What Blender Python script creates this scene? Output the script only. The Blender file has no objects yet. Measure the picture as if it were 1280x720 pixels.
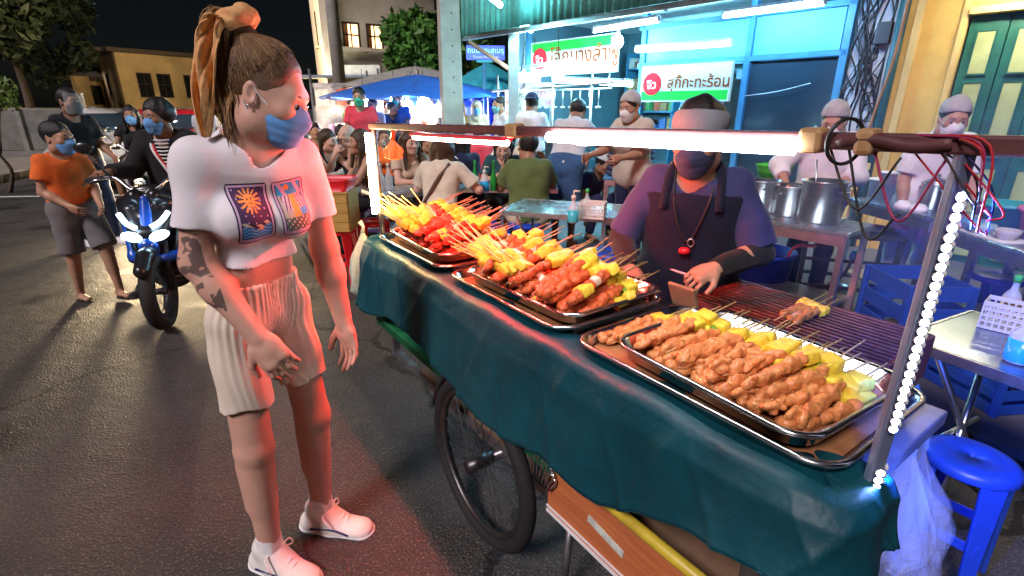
import bpy, bmesh, math, random
import numpy as np
from mathutils import Vector, Matrix
random.seed(7); RNG = np.random.default_rng(7)
SC = bpy.context.scene; COL = SC.collection; PI = math.pi; R = math.radians
# ------------------------------------------------------------------ camera, sky, sun, exposure
PITCH = math.atan(227/640)
cam = bpy.data.cameras.new('camera'); co = bpy.data.objects.new('camera', cam); COL.objects.link(co)
cam.sensor_width = 36; cam.lens = 18.0; cam.clip_start = .05; cam.clip_end = 600
co.location = (0, 0, 1.5); co.rotation_euler = (PI/2-PITCH, 0, 0); SC.camera = co
W = bpy.data.worlds.new('World'); SC.world = W; W.use_nodes = True
wn = W.node_tree; bg = wn.nodes['Background']
sky = wn.nodes.new('ShaderNodeTexSky'); sky.sky_type = 'NISHITA'; sky.sun_disc = False
sky.sun_elevation = R(48); sky.sun_rotation = R(205)
wn.links.new(sky.outputs[0], bg.inputs[0]); bg.inputs[1].default_value = .00025
sun = bpy.data.lights.new('sun', 'SUN'); sun.energy = .58; sun.angle = R(14); sun.color = (1, .88, .93)
so = bpy.data.objects.new('sun', sun); COL.objects.link(so); so.location = (-4, -6, 12)
so.rotation_euler = Vector((.42, .62, -.72)).to_track_quat('-Z', 'Y').to_euler()
SC.view_settings.view_transform = 'Standard'; SC.view_settings.look = 'None'
SC.view_settings.exposure = 2.4; SC.view_settings.gamma = 1
SC.render.engine = 'CYCLES'; cy = SC.cycles
cy.use_denoising = True; cy.max_bounces = 6; cy.diffuse_bounces = 3; cy.glossy_bounces = 3; cy.transmission_bounces = 5
cy.transparent_max_bounces = 8; cy.sample_clamp_indirect = 4; cy.caustics_reflective = False; cy.caustics_refractive = False
cy.volume_bounces = 0; cy.volume_step_rate = 4; cy.use_light_tree = True
# ------------------------------------------------------------------ frames of reference of the place
def ray(px, py):
    u = (px-640)/640; v = (360-py)/640; c, s = math.cos(PITCH), math.sin(PITCH)
    return (u, c+s*v, -s+c*v)
def at(px, py, Y):                       # point of the place seen at that pixel, Y metres ahead
    d = ray(px, py); t = Y/d[1]; return Vector((d[0]*t, Y, 1.5+d[2]*t))
def atz(px, py, h):                      # same, at height h
    d = ray(px, py); t = (h-1.5)/d[2]; return Vector((d[0]*t, d[1]*t, h))
# ------------------------------------------------------------------ materials
MATS = {}
def mat(name, c=(.5, .5, .5), rough=.6, metal=0, var=.18, scale=6, bump=0, bscale=60, c2=None, spec=.5, sss=0, trans=0,
        emit=None, es=0, alpha=1, coat=0, stretch=None, ior=1.45, sheen=0):
    if name in MATS: return MATS[name]
    m = bpy.data.materials.new(name); m.use_nodes = True; nt = m.node_tree; N = nt.nodes; Lk = nt.links
    b = N['Principled BSDF']; b.inputs['Roughness'].default_value = rough; b.inputs['Metallic'].default_value = metal
    b.inputs['Specular IOR Level'].default_value = spec; b.inputs['IOR'].default_value = ior
    tc = N.new('ShaderNodeTexCoord'); src = tc.outputs['Object']
    if stretch:
        mp = N.new('ShaderNodeMapping'); mp.inputs['Scale'].default_value = stretch; Lk.new(src, mp.inputs[0]); src = mp.outputs[0]
    n = N.new('ShaderNodeTexNoise'); n.inputs['Scale'].default_value = scale; n.inputs['Detail'].default_value = 6
    n.inputs['Roughness'].default_value = .62; Lk.new(src, n.inputs[0])
    r = N.new('ShaderNodeValToRGB'); r.color_ramp.elements[0].position = .32; r.color_ramp.elements[1].position = .68
    ca = c2 if c2 else tuple(x*(1-var) for x in c); cb = c if c2 else tuple(min(1, x*(1+var)) for x in c)
    r.color_ramp.elements[0].color = (*ca, 1); r.color_ramp.elements[1].color = (*cb, 1)
    Lk.new(n.outputs[0], r.inputs[0]); Lk.new(r.outputs[0], b.inputs['Base Color'])
    mr = N.new('ShaderNodeMapRange'); mr.inputs[3].default_value = max(0, rough-.1); mr.inputs[4].default_value = min(1, rough+.12)
    Lk.new(n.outputs[0], mr.inputs[0]); Lk.new(mr.outputs[0], b.inputs['Roughness'])
    if bump:
        n2 = N.new('ShaderNodeTexNoise'); n2.inputs['Scale'].default_value = bscale; n2.inputs['Detail'].default_value = 4; Lk.new(src, n2.inputs[0])
        bp = N.new('ShaderNodeBump'); bp.inputs['Strength'].default_value = bump; bp.inputs['Distance'].default_value = .01
        Lk.new(n2.outputs[0], bp.inputs['Height']); Lk.new(bp.outputs[0], b.inputs['Normal'])
    if sss:
        b.inputs['Subsurface Weight'].default_value = sss; b.inputs['Subsurface Radius'].default_value = (1, .35, .2); b.inputs['Subsurface Scale'].default_value = .012
    if trans: b.inputs['Transmission Weight'].default_value = trans
    if coat: b.inputs['Coat Weight'].default_value = coat; b.inputs['Coat Roughness'].default_value = .15
    if sheen: b.inputs['Sheen Weight'].default_value = sheen
    if alpha < 1: b.inputs['Alpha'].default_value = alpha
    if emit: b.inputs['Emission Color'].default_value = (*emit, 1); b.inputs['Emission Strength'].default_value = es
    MATS[name] = m; return m
def lamp_mat(name, c, s): return mat(name, (.8, .8, .8), .4, emit=c, es=s, var=.02)
# ------------------------------------------------------------------ mesh helpers: a geo is a list of (verts, faces)
def box(c, s, rot=None):
    x, y, z = (k/2 for k in s); v = [(-x,-y,-z),(x,-y,-z),(x,y,-z),(-x,y,-z),(-x,-y,z),(x,-y,z),(x,y,z),(-x,y,z)]
    v = [Vector(k) for k in v]
    if rot is not None:
        m = Matrix.Rotation(rot, 3, 'Z') if isinstance(rot, (int, float)) else rot; v = [m @ k for k in v]
    return [([tuple(k+Vector(c)) for k in v], [(0,3,2,1),(4,5,6,7),(0,1,5,4),(1,2,6,5),(2,3,7,6),(3,0,4,7)])]
def bar(a, b, w, h=None, up=(0, 0, 1)):  # a rectangular bar between two points
    a, b = Vector(a), Vector(b); d = b-a; L = d.length; d.normalize(); upv = Vector(up)
    if abs(d.dot(upv)) > .98: upv = Vector((1, 0, 0))
    x = d.cross(upv).normalized(); z = x.cross(d).normalized(); h = h or w
    m = Matrix((x, d, z)).transposed(); return box((a+b)/2, (w, L, h), m)
def tube(pts, r, n=8, caps=True):
    pts = [Vector(p) for p in pts]; V, F = [], []; N = len(pts); ref = Vector((0, 0, 1))
    for i, p in enumerate(pts):
        d = (pts[min(i+1, N-1)]-pts[max(i-1, 0)]).normalized()
        if abs(d.dot(ref)) > .95: ref = Vector((1, 0, 0)) if abs(d.x) < .9 else Vector((0, 1, 0))
        x = d.cross(ref).normalized(); y = x.cross(d).normalized(); ref = y
        ri = r[i] if isinstance(r, (list, tuple)) else r
        for k in range(n):
            a = 2*PI*k/n; V.append(tuple(p+(x*math.cos(a)+y*math.sin(a))*ri))
    for i in range(N-1):
        for k in range(n): F.append((i*n+k, i*n+(k+1) % n, (i+1)*n+(k+1) % n, (i+1)*n+k))
    if caps: F.append(tuple(range(n))[::-1]); F.append(tuple((N-1)*n+k for k in range(n)))
    return [(V, F)]
def curve(pts, n=6):                     # Catmull-Rom through points
    P = [Vector(p) for p in pts]; P = [P[0]*2-P[1]]+P+[P[-1]*2-P[-2]]; out = []
    for i in range(1, len(P)-2):
        for k in range(n):
            t = k/n; a, b, c, d = P[i-1:i+3]
            out.append(.5*((2*b)+(c-a)*t+(2*a-5*b+4*c-d)*t*t+(3*b-a-3*c+d)*t**3))
    return out+[P[-2]]
def lathe(prof, n=20, c=(0, 0, 0)):
    V, F = [], []
    for r, z in prof:
        for k in range(n): a = 2*PI*k/n; V.append((c[0]+max(r, .0002)*math.cos(a), c[1]+max(r, .0002)*math.sin(a), c[2]+z))
    for i in range(len(prof)-1):
        for k in range(n): F.append((i*n+k, i*n+(k+1) % n, (i+1)*n+(k+1) % n, (i+1)*n+k))
    F.append(tuple(range(n))[::-1]); F.append(tuple((len(prof)-1)*n+k for k in range(n)))
    return [(V, F)]
def ball(c, r, n=10, m=7):
    r = (r, r, r) if isinstance(r, (int, float)) else r; V, F = [], []
    for i in range(m+1):
        t = PI*i/m
        for k in range(n): a = 2*PI*k/n; V.append((c[0]+r[0]*max(math.sin(t), .02)*math.cos(a), c[1]+r[1]*max(math.sin(t), .02)*math.sin(a), c[2]-r[2]*math.cos(t)))
    for i in range(m):
        for k in range(n): F.append((i*n+k, i*n+(k+1) % n, (i+1)*n+(k+1) % n, (i+1)*n+k))
    F.append(tuple(range(n))[::-1]); F.append(tuple(m*n+k for k in range(n)))
    return [(V, F)]
def prism(poly, z0, z1):
    n = len(poly); V = [(x, y, z0) for x, y in poly]+[(x, y, z1) for x, y in poly]
    return [(V, [tuple(range(n))[::-1], tuple(range(n, 2*n))]+[(i, (i+1) % n, n+(i+1) % n, n+i) for i in range(n)])]
def tf(geo, m): return [([tuple(m @ Vector(v)) for v in V], F) for V, F in geo]
def grid(fn, nu, nv):
    V = [tuple(fn(i/nu, j/nv)) for j in range(nv+1) for i in range(nu+1)]; w = nu+1
    return [(V, [(j*w+i, j*w+i+1, (j+1)*w+i+1, (j+1)*w+i) for j in range(nv) for i in range(nu)])]
def mesh(geo, m, smooth=False):
    V, F = [], []
    for v, f in geo:
        o = len(V); V += v; F += [tuple(i+o for i in k) for k in f]
    me = bpy.data.meshes.new('mesh'); me.from_pydata(V, [], F); me.validate()
    for k in (m if isinstance(m, (list, tuple)) else [m]): me.materials.append(k)
    if smooth: me.polygons.foreach_set('use_smooth', [True]*len(me.polygons))
    return me
def link(name, data, parent=None, loc=(0, 0, 0), rz=0):
    o = bpy.data.objects.new(name, data); COL.objects.link(o); o.location = loc
    o.rotation_euler = (0, 0, rz) if isinstance(rz, (int, float)) else rz
    if parent: o.parent = parent
    return o
def obj(name, geo, m, parent=None, smooth=False, bev=0, loc=(0, 0, 0), rz=0):
    o = link(name, mesh(geo, m, smooth), parent, loc, rz)
    if bev:
        b = o.modifiers.new('bevel', 'BEVEL'); b.width = bev; b.segments = 2; b.limit_method = 'ANGLE'; b.angle_limit = R(40)
    return o
def tag(o, label, cat, group=None, kind=None):
    if label: o['label'] = label
    if cat: o['category'] = cat
    if group: o['group'] = group
    if kind: o['kind'] = kind
    return o
def thing(name, label, cat, loc=(0, 0, 0), rz=0, group=None):
    return tag(link(name, None, None, loc, rz), label, cat, group)
def struct(name, geo, m, smooth=False): o = obj(name, geo, m, smooth=smooth); o['kind'] = 'structure'; return o
def kids(o): return [c for c in bpy.data.objects if c.parent == o]
def dup(root, loc=None, rz=None, label=None, group=None, ch=None):
    def rec(o, p):
        c = o.copy(); COL.objects.link(c); c.parent = p
        for k in (list(o.children)): rec(k, c)
        return c
    r = rec(root, None)
    if loc is not None: r.location = loc
    if rz is not None: r.rotation_euler = (0, 0, rz) if isinstance(rz, (int, float)) else rz
    if label: r['label'] = label
    if group: r['group'] = group
    return r
def text(name, s, m, size, parent=None, loc=(0, 0, 0), rot=(PI/2, 0, 0), ext=.001, align='CENTER', bold=0, sx=1):
    c = bpy.data.curves.new('text', 'FONT'); c.body = s; c.size = size; c.align_x = align; c.align_y = 'CENTER'
    c.extrude = ext; c.offset = bold; c.resolution_u = 3; c.materials.append(m)
    o = link(name, c); bpy.context.view_layer.update(); dg = bpy.context.evaluated_depsgraph_get(); me = bpy.data.meshes.new_from_object(o.evaluated_get(dg), depsgraph=dg)
    bpy.data.objects.remove(o); o = link(name, me, parent, loc, rot); o.scale = (sx, 1, 1); return o
# ------------------------------------------------------------------ signed distance modelling (bodies, clothes, food)
def nv(a): return np.asarray(a, np.float32)
def cap(a, b, r1, r2=None, f=None, fk=1, flat=0, k=.02, op=1):
    return ('c', nv(a), nv(b), r1, r1 if r2 is None else r2, None if f is None else nv(f), fk, flat, k, op)
def ell(c, r, rot=None, k=.02, op=1): return ('e', nv(c), nv(r), None if rot is None else nv(rot), k, op)
def pln(p, n): return ('p', nv(p), nv(n)/np.linalg.norm(n))
def smin(a, b, k): h = np.clip(.5+.5*(b-a)/k, 0, 1); return b+(a-b)*h-k*h*(1-h)
def field(P, prims, wob=None, single=False):
    d = None; lo = P.min(0); hi = P.max(0); far = len(P) < 20000 and not single
    for q in prims:
        if far and q[0] != 'p' and d is not None:          # primitives well away from this chunk cannot touch its surface
            a, b, r = (q[1], q[2], max(q[3], q[4])) if q[0] == 'c' else (q[1], q[1], float(q[2].max()))
            g = np.maximum(np.maximum(lo-np.maximum(a, b), np.minimum(a, b)-hi), 0)
            if float(g @ g) > (r+.14)**2: continue
        if q[0] == 'c':
            _, a, b, r1, r2, f, fk, flat, k, op = q; ab = b-a; L2 = float(ab @ ab)+1e-9; w = P-a
            t = w @ ab/L2; tc = np.clip(t, 0, 1); w = w-tc[:, None]*ab
            if flat: w = w-((np.maximum(t-1, 0) if flat == 2 else t-tc)[:, None]*ab)
            if f is not None: w = w+((fk-1)*(w @ f))[:, None]*f
            e = np.sqrt((w*w).sum(1))-(r1+(r2-r1)*tc)
            if flat: L = math.sqrt(L2); e = np.maximum(e, (t-1)*L if flat == 2 else np.maximum((t-1)*L, -t*L))
        elif q[0] == 'e':
            _, c, r, rot, k, op = q; w = P-c
            if rot is not None: w = w @ rot
            a1 = w/r; k0 = np.sqrt((a1*a1).sum(1))+1e-6; a2 = a1/r; k1 = np.sqrt((a2*a2).sum(1))+1e-6; e = k0*(k0-1)/k1
        else:
            d = np.maximum(d, (P-q[1]) @ q[2]); continue
        if d is None: d = e
        elif op > 0: d = smin(d, e, k)
        else: d = -smin(-d, e, k)
    if wob is not None: d = d+wob(P)
    return d
def bounds(prims):
    lo, hi = [], []
    for q in prims:
        if q[0] == 'c' and q[9] > 0:
            r = max(q[3], q[4])*1.05+.01; lo += [np.minimum(q[1], q[2])-r]; hi += [np.maximum(q[1], q[2])+r]
        elif q[0] == 'e' and q[5] > 0: r = max(q[2])+.01; lo += [q[1]-r]; hi += [q[1]+r]
    return np.min(lo, 0)-.02, np.max(hi, 0)+.02
EDG = [(0,1),(2,3),(4,5),(6,7),(0,2),(1,3),(4,6),(5,7),(0,4),(1,5),(2,6),(3,7)]
def polygonize(fn, lo, hi, h):
    B = 8; nb = np.ceil((hi-lo)/h/B).astype(int)+1; n = nb*B
    bi = np.stack(np.meshgrid(*[np.arange(k) for k in nb], indexing='ij'), -1).reshape(-1, 3)
    dc = fn((lo+(bi*B+3.5)*h).astype(np.float32), True); keep = np.abs(dc) < B*h*.95+.012
    D = np.repeat(np.repeat(np.repeat(np.where(dc < 0, -1., 1.).reshape(nb).astype(np.float32), B, 0), B, 1), B, 2)
    off = np.stack(np.meshgrid(*[np.arange(B)]*3, indexing='ij'), -1).reshape(-1, 3); kb = bi[keep]
    kb = kb[np.lexsort((kb[:, 1]//3, kb[:, 0]//3, kb[:, 2]//3))]
    for i in range(0, len(kb), 24):
        ix = (kb[i:i+24, None]*B+off[None]).reshape(-1, 3)
        D[ix[:, 0], ix[:, 1], ix[:, 2]] = fn((lo+ix*h).astype(np.float32))
    S = D < 0; c = np.zeros(tuple(n-1), np.int8)
    cs = [(x, y, z) for x in (0, 1) for y in (0, 1) for z in (0, 1)]
    for x, y, z in cs: c += S[x:n[0]-1+x, y:n[1]-1+y, z:n[2]-1+z]
    A = np.argwhere((c > 0) & (c < 8)); idx = np.full(tuple(n-1), -1, np.int32); idx[A[:, 0], A[:, 1], A[:, 2]] = np.arange(len(A))
    vals = np.stack([D[A[:, 0]+x, A[:, 1]+y, A[:, 2]+z] for x, y, z in cs], 1); pos = np.zeros((len(A), 3)); cnt = np.zeros(len(A))
    C = np.array(cs, float)
    for a, b in EDG:
        va, vb = vals[:, a], vals[:, b]; m = (va < 0) != (vb < 0); t = va/(va-vb+1e-12*(va == vb))
        pos[m] += C[a]+(C[b]-C[a])*t[m, None]; cnt[m] += 1
    V = lo+(A+pos/cnt[:, None])*h; F = []
    for ax in range(3):
        u, w = [(1, 2), (2, 0), (0, 1)][ax]; sl0 = [slice(None)]*3; sl1 = [slice(None)]*3; sl0[ax] = slice(0, -1); sl1[ax] = slice(1, None)
        s0, s1 = S[tuple(sl0)], S[tuple(sl1)]; E = np.argwhere(s0 != s1); E = E[(E[:, u] > 0) & (E[:, w] > 0)]
        E = E[(E < (n-1)).all(1)]
        q = []
        for du, dw in ((1, 1), (0, 1), (0, 0), (1, 0)):
            k = E.copy(); k[:, u] -= du; k[:, w] -= dw; q.append(idx[k[:, 0], k[:, 1], k[:, 2]])
        q = np.stack(q, 1); fl = ~s0[E[:, 0], E[:, 1], E[:, 2]]; q[fl] = q[fl][:, ::-1]; F.append(q)
    F = np.concatenate(F); F = F[(F >= 0).all(1)]
    return V, F
def npmesh(V, F, mats, mi=None):
    me = bpy.data.meshes.new('mesh'); me.vertices.add(len(V)); me.vertices.foreach_set('co', V.astype(np.float32).ravel())
    k = F.shape[1]; me.loops.add(len(F)*k); me.loops.foreach_set('vertex_index', F.astype(np.int32).ravel())
    me.polygons.add(len(F)); me.polygons.foreach_set('loop_start', np.arange(0, len(F)*k, k, dtype=np.int32))
    me.polygons.foreach_set('use_smooth', np.ones(len(F), bool))
    for m in (mats if isinstance(mats, (list, tuple)) else [mats]): me.materials.append(m)
    if mi is not None: me.polygons.foreach_set('material_index', mi.astype(np.int32))
    me.update(); me.validate(); return me
def sdf(name, prims, h, m, parent=None, wob=None, loc=(0, 0, 0), rz=0):
    lo, hi = bounds(prims); V, F = polygonize(lambda P, e=False: field(P, prims, wob, e), lo, hi, h)
    return link(name, npmesh(V, F, m), parent, loc, rz)
def wrinkle(a, fx, fz, seed=0):
    def w(P):
        x, y, z = P[:, 0], P[:, 1], P[:, 2]; q = seed*1.7
        return a*(np.sin(fx*(x+.3*y)+2.2*np.sin(9*z+q)+q)*np.sin(fz*z+1.3*np.sin(11*x-7*y+q))+.6*np.sin(fz*1.7*(z+.5*x)+q+3*np.sin(8*y)))
    return w
# ------------------------------------------------------------------ people
def rx(a): c, s = math.cos(R(a)), math.sin(R(a)); return nv([[1,0,0],[0,c,-s],[0,s,c]])
def ry(a): c, s = math.cos(R(a)), math.sin(R(a)); return nv([[c,0,s],[0,1,0],[-s,0,c]])
def rzm(a): c, s = math.cos(R(a)), math.sin(R(a)); return nv([[c,-s,0],[s,c,0],[0,0,1]])
def un(v): v = nv(v); return v/np.linalg.norm(v)
def skin_mat(n, c): return mat('skin_'+n, c, .48, var=.07, scale=9, bump=.06, bscale=120, sss=.08)
SK = {'fair': skin_mat('fair', (.62,.37,.27)), 'tan': skin_mat('tan', (.44,.24,.15)), 'brown': skin_mat('brown', (.30,.155,.09)), 'dark': skin_mat('dark', (.19,.095,.055))}
def cloth(n, c, rough=.85, **k): return mat('cloth_'+n, c, rough, var=k.pop('var', .1), scale=k.pop('scale', 14), bump=k.pop('bump', .35), bscale=k.pop('bscale', 26), spec=.25, sheen=.1, **k)
HAIR = {'black': mat('hair_black', (.012,.010,.010), .42, var=.4, scale=22, stretch=(6,6,.6), bump=.5, bscale=40),
        'brown': mat('hair_brown', (.075,.040,.020), .42, c2=(.025,.014,.008), scale=22, stretch=(6,6,.6), bump=.5, bscale=40)}
DARKEYE = mat('eye_dark', (.012,.010,.010), .15, var=0); WHITE_EYE = mat('eye_white', (.42,.39,.37), .3, var=.03)
MASK_B = mat('mask_blue', (.14,.36,.74), .8, var=.06); MASK_W = mat('strap_white', (.8,.8,.8), .8)
SOLE = mat('sole_dark', (.03,.025,.02), .7)
def hand(pr, w, d, n, sd, s, curl=.5, k=.006, spread=1.0):
    """palm, four unequal bent fingers and a thumb leaving the side of the palm; d finger direction, n palm normal, sd thumb side"""
    d = un(d); n = un(nv(n)-d*float(nv(n) @ d)); x = np.cross(d, n)*sd
    pr += [cap(w, w+d*.035*s, .028*s, .036*s, n, 1.7, k=.015), cap(w+d*.03*s+x*.018*s, w+d*.075*s+x*.016*s, .026*s, .022*s, n, 1.45, k=.012), cap(w+d*.03*s-x*.014*s, w+d*.07*s-x*.02*s, .026*s, .02*s, n, 1.45, k=.012)]
    for i, (o, L) in enumerate(((.034, .072), (.0118, .082), (-.0115, .077), (-.033, .060))):
        a = w+d*(.078-.004*abs(i-1))*s+x*o*s; c1 = curl*.8; c2 = curl*1.9
        d1 = un(d*math.cos(c1)+n*math.sin(c1)+x*o*2.2*spread); d2 = un(d*math.cos(c2)+n*math.sin(c2)+x*o*1.2*spread)
        b = a+d1*L*.5*s; pr += [cap(a-d*.012*s, b, .0088*s, .0078*s, k=k*.7), cap(b, b+d2*L*.52*s, .0078*s, .0064*s, k=.003)]
    a = w+d*.022*s+x*.03*s; t1 = un(d*.75+x*.75+n*.35); b = a+t1*.045*s; t2 = un(d*.95+x*.2+n*.45)
    pr += [cap(a, b, .0145*s, .0115*s, k=.012), cap(b, b+t2*.036*s, .0112*s, .0088*s, k=.003)]
HEADN = [0]
def person(label, loc, yaw, H=1.65, lean=0, side=0, twist=0, seat=None, la=((.12,0,-1),(.05,-.25,-1)), ra=((-.12,0,-1),(-.05,-.25,-1)),
           ll=((.03,0,-1),(0,.03,-1)), rl=((-.03,0,-1),(0,.03,-1)), feet=(8,-8), head=(0,0,0), g=1., fem=0, sw=.158, skin='tan', shirt=None, legs=None,
           hair=None, mask=None, shoes=None, face=1, curl=(.5,.5), res=.011, group=None, palm=None, hs=1., extra=None, apron=None, fd=(None,None), legs_len=1.0, nk=0):
    root = thing('person', label, 'person', loc, R(yaw), group)
    s = H/1.7; ph = seat if seat is not None else .93*s*legs_len; T = rx(lean) @ ry(side); pel = nv((0,0,ph)); Tw = T @ rzm(twist)
    def tp(x, y, z): return pel+(Tw if z > .2 else T) @ nv((x,y,z))*s
    HR = rzm(head[0]) @ rx(head[1]) @ ry(head[2]); nt = tp(0,-.014-nk*.3,.52+nk); h = s*hs*1.05; hc = nt+HR @ nv((0,-.018,.092))*h
    def hp(x, y, z): return hc+HR @ nv((x,y,z))*h
    fa = T @ nv((0,1,0)); fb = Tw @ nv((0,1,0)); J = {}
    for sd, arm, lg, ft in ((1, la, ll, feet[0]), (-1, ra, rl, feet[1])):
        sh = tp(sd*sw,.004,.435); el = sh+un(arm[0])*.275*s; wr = el+un(arm[1])*.245*s
        hip = pel+T @ nv((sd*.088,0,-.03))*s; kn = hip+un(lg[0])*.415*s*legs_len; an = kn+un(lg[1])*.415*s*legs_len; J[sd] = (sh, el, wr, hip, kn, an, un(arm[1]), ft)
    J['hp'] = hp; J['tp'] = tp; J['s'] = s; J['HR'] = HR; J['root'] = root; J['fb'] = fb; J['T'] = T; J['Tw'] = Tw; J['hem'] = 0; J['h'] = h
    hw_ = min(1, g*1.1)
    def torso(o, lo=True):
        q = [cap(tp(-.058*hw_,.005,-.02), tp(.058*hw_,.005,-.02), (.122+.008*fem)*s*g+o, None, fa, 1.22),
             cap(tp(-.04,.0,.12), tp(.04,.0,.12), (.108-.012*fem)*s*g+o, None, fa, 1.28, k=.09),
             cap(tp(-.056,.0,.29), tp(.056,.0,.29), (.116-.006*fem)*s*g+o, None, fb, 1.28, k=.09),
             cap(tp(-sw+.035,.006,.415), tp(sw-.035,.006,.415), .060*s*(.6+.4*g)+o*.7, None, k=.09), cap(tp(0,.015,.41), tp(0,.004,.49), .085*s+o, .054*s+o, k=.05)]
        if fem: q += [ell(tp(.06,-.08+.02*(1-fem),.28), nv((.064,.055,.062))*s*fem**.5+o, Tw, k=.045), ell(tp(-.06,-.08+.02*(1-fem),.28), nv((.064,.055,.062))*s*fem**.5+o, Tw, k=.045)]
        return q
    B = torso(0)+[cap(tp(0,.012,.45), nt+HR @ nv((0,.01,.04))*s, .056*s, .052*s, k=.03)]
    for sd in (1, -1):
        sh, el, wr, hip, kn, an, fdv, ft = J[sd]
        B += [cap(sh, el, .049*s*g, .039*s, k=.035), cap(el, el+(wr-el)*.35, .040*s, .040*s, k=.02), cap(el+(wr-el)*.3, wr, .040*s, .026*s, k=.02)]
        B += [cap(hip, kn, .088*s*g, .056*s, k=.05), cap(kn, an, .054*s, .034*s, k=.02), cap(kn+(an-kn)*.15+nv((0,.018,0))*s, kn+(an-kn)*.5+nv((0,.014,0))*s, .045*s, .04*s, k=.03)]
        fw = rzm(ft) @ nv((0,-1,0)); B += [cap(an+nv((0,0,-.03))*s-fw*.03*s, an+fw*.12*s+nv((0,0,-.055))*s, .032*s, .024*s, None, 1, k=.02), cap(an-fw*.03*s+nv((0,0,-.05))*s, an+nv((0,0,-.05))*s+fw*.08*s, .028*s, .036*s, nv((0,0,1)), 1.5, k=.02)]
        ci = 0 if sd > 0 else 1; pn = palm[ci] if palm and palm[ci] is not None else (-sd*.9, .1, 0)
        hand(B, wr, fd[ci] if fd[ci] is not None else fdv, pn, sd, s, curl[ci], k=.006 if res < .009 else .004)
    # head
    B += [ell(hp(0,.018,.03), nv((.076,.097,.092))*h, HR, k=.02), ell(hp(0,-.028,-.03), nv((.062,.072,.085))*h, HR, k=.04), ell(hp(0,-.064,-.094), nv((.032,.032,.026))*h, HR, k=.035),
          cap(hp(-.04,-.0,-.075), hp(.04,-.0,-.075), .04*h, k=.03), cap(hp(-.033,-.076,.024), hp(.033,-.076,.024), .017*h, k=.022), cap(hp(0,-.088,.012), hp(0,-.115,-.028), .009*h, .0125*h, k=.014),
          ell(hp(.014,-.098,-.032), nv((.009,.011,.008))*h, HR, k=.01), ell(hp(-.014,-.098,-.032), nv((.009,.011,.008))*h, HR, k=.01),
          ell(hp(.043,-.07,-.02), nv((.022,.02,.018))*h, HR, k=.03), ell(hp(-.043,-.07,-.02), nv((.022,.02,.018))*h, HR, k=.03)]
    if face:
        for sd in (1, -1): B += [ell(hp(sd*.031,-.102,.004), nv((.017,.015,.0085))*h, HR, k=.008, op=-1)]
        B += [cap(hp(-.014,-.094,-.062), hp(.014,-.094,-.062), .0075*h, k=.007), cap(hp(-.012,-.091,-.073), hp(.012,-.091,-.073), .0085*h, k=.007)]
    for sd in (1, -1):
        er = HR @ rx(-12) @ rzm(sd*24); B += [ell(hp(sd*.079,.012,-.005), nv((.010,.021,.033))*h, er, k=.008), ell(hp(sd*.088,.004,-.002), nv((.008,.011,.02))*h, er, k=.005, op=-1)]
    body = sdf('body', B, res, SK[skin] if isinstance(skin, str) else skin, root); J['B'] = B
    if face:
        for sd in (1, -1):
            e = obj('eye', ball((0,0,0), .0132*h, 12, 8), WHITE_EYE, root, True); e.location = hp(sd*.031,-.0845,.003)
            p = obj('iris', ball((0,0,0), .0088*h, 10, 7), DARKEYE, e, True); p.location = (HR @ nv((0,-.0072,0)))*h
            obj('eyebrow', tube(curve([hp(sd*.014,-.097,.024), hp(sd*.033,-.094,.032), hp(sd*.05,-.081,.024)], 3), [.0016*h,.0022*h,.0026*h,.0026*h,.0022*h,.0018*h,.001*h], 6), HAIR['black'] if hair is None or hair.get('c', 'black') == 'black' else HAIR['brown'], root, True)
    # clothes
    cz = 1 if res > .009 else 0
    if legs:
        o = legs.get('o', .009); L = [q for q in torso(o)[:2]]; L += [pln(tp(0,0,legs.get('top', .075)), T @ nv((0,0,1)))]
        for sd in (1, -1):
            sh, el, wr, hip, kn, an, fdv, ft = J[sd]; ln = legs['len']
            if ln <= 1: L += [cap(hip, hip+(kn-hip)*ln, .092*s*g+o, (.088*s-.03*s*ln)*g+o+legs.get('fl', 0), flat=2, k=.03)]
            else:
                e = kn+(an-kn)*min(1, ln-1); L += [cap(hip, kn, .09*s*g+o, .06*s+o, k=.03), cap(kn, e, .06*s+o, .046*s+o+legs.get('fl', 0), flat=2, k=.02)]
        sdf(legs.get('name', 'trousers' if legs['len'] > 1 else 'shorts'), L, res, legs['m'], root, legs.get('wob') or wrinkle(.003, 17, 24, len(label)))
    if shirt:
        o = shirt.get('o', .015); L = torso(o); 
        if shirt.get('neck', 1): L += [cap(tp(0,-.02,.44+shirt.get('nz',0)), tp(0,-.03,.6), shirt.get('nr', .072)*s, .1*s, k=.008, op=-1)]
        if shirt.get('tank'):
            for sd in (1, -1): L += [ell(tp(sd*(sw+.012),0,.40), nv((.062,.16,.115))*s, Tw, k=.01, op=-1)]
            L += [ell(tp(0,-.1,.47), nv((.085,.13,.10))*s, Tw, k=.01, op=-1)]
        L += [pln(tp(0,0,shirt.get('hem', -.06)), T @ nv((0,0,-1)))]
        sl = shirt.get('sl', .55)
        for sd in (1, -1):
            sh, el, wr, hip, kn, an, fdv, ft = J[sd]
            if sl and sl <= 1: L += [cap(sh, sh+(el-sh)*sl, .046*s*g+o*.8, .052*s*g+o*.8+shirt.get('fl', 0), flat=2, k=.03)]
            elif sl: e = el+(wr-el)*(sl-1); L += [cap(sh, el, .054*s*g+o, .048*s+o, k=.035), cap(el, e, .05*s+o, .036*s+o, flat=2, k=.02)]
        J['shirt'] = L; J['wob'] = wrinkle(shirt.get('wr', .0035), 15, 21, len(label)*.7)
        J['shirt_o'] = sdf(shirt.get('name', 'shirt'), L, res, shirt['m'], root, J['wob'])
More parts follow.
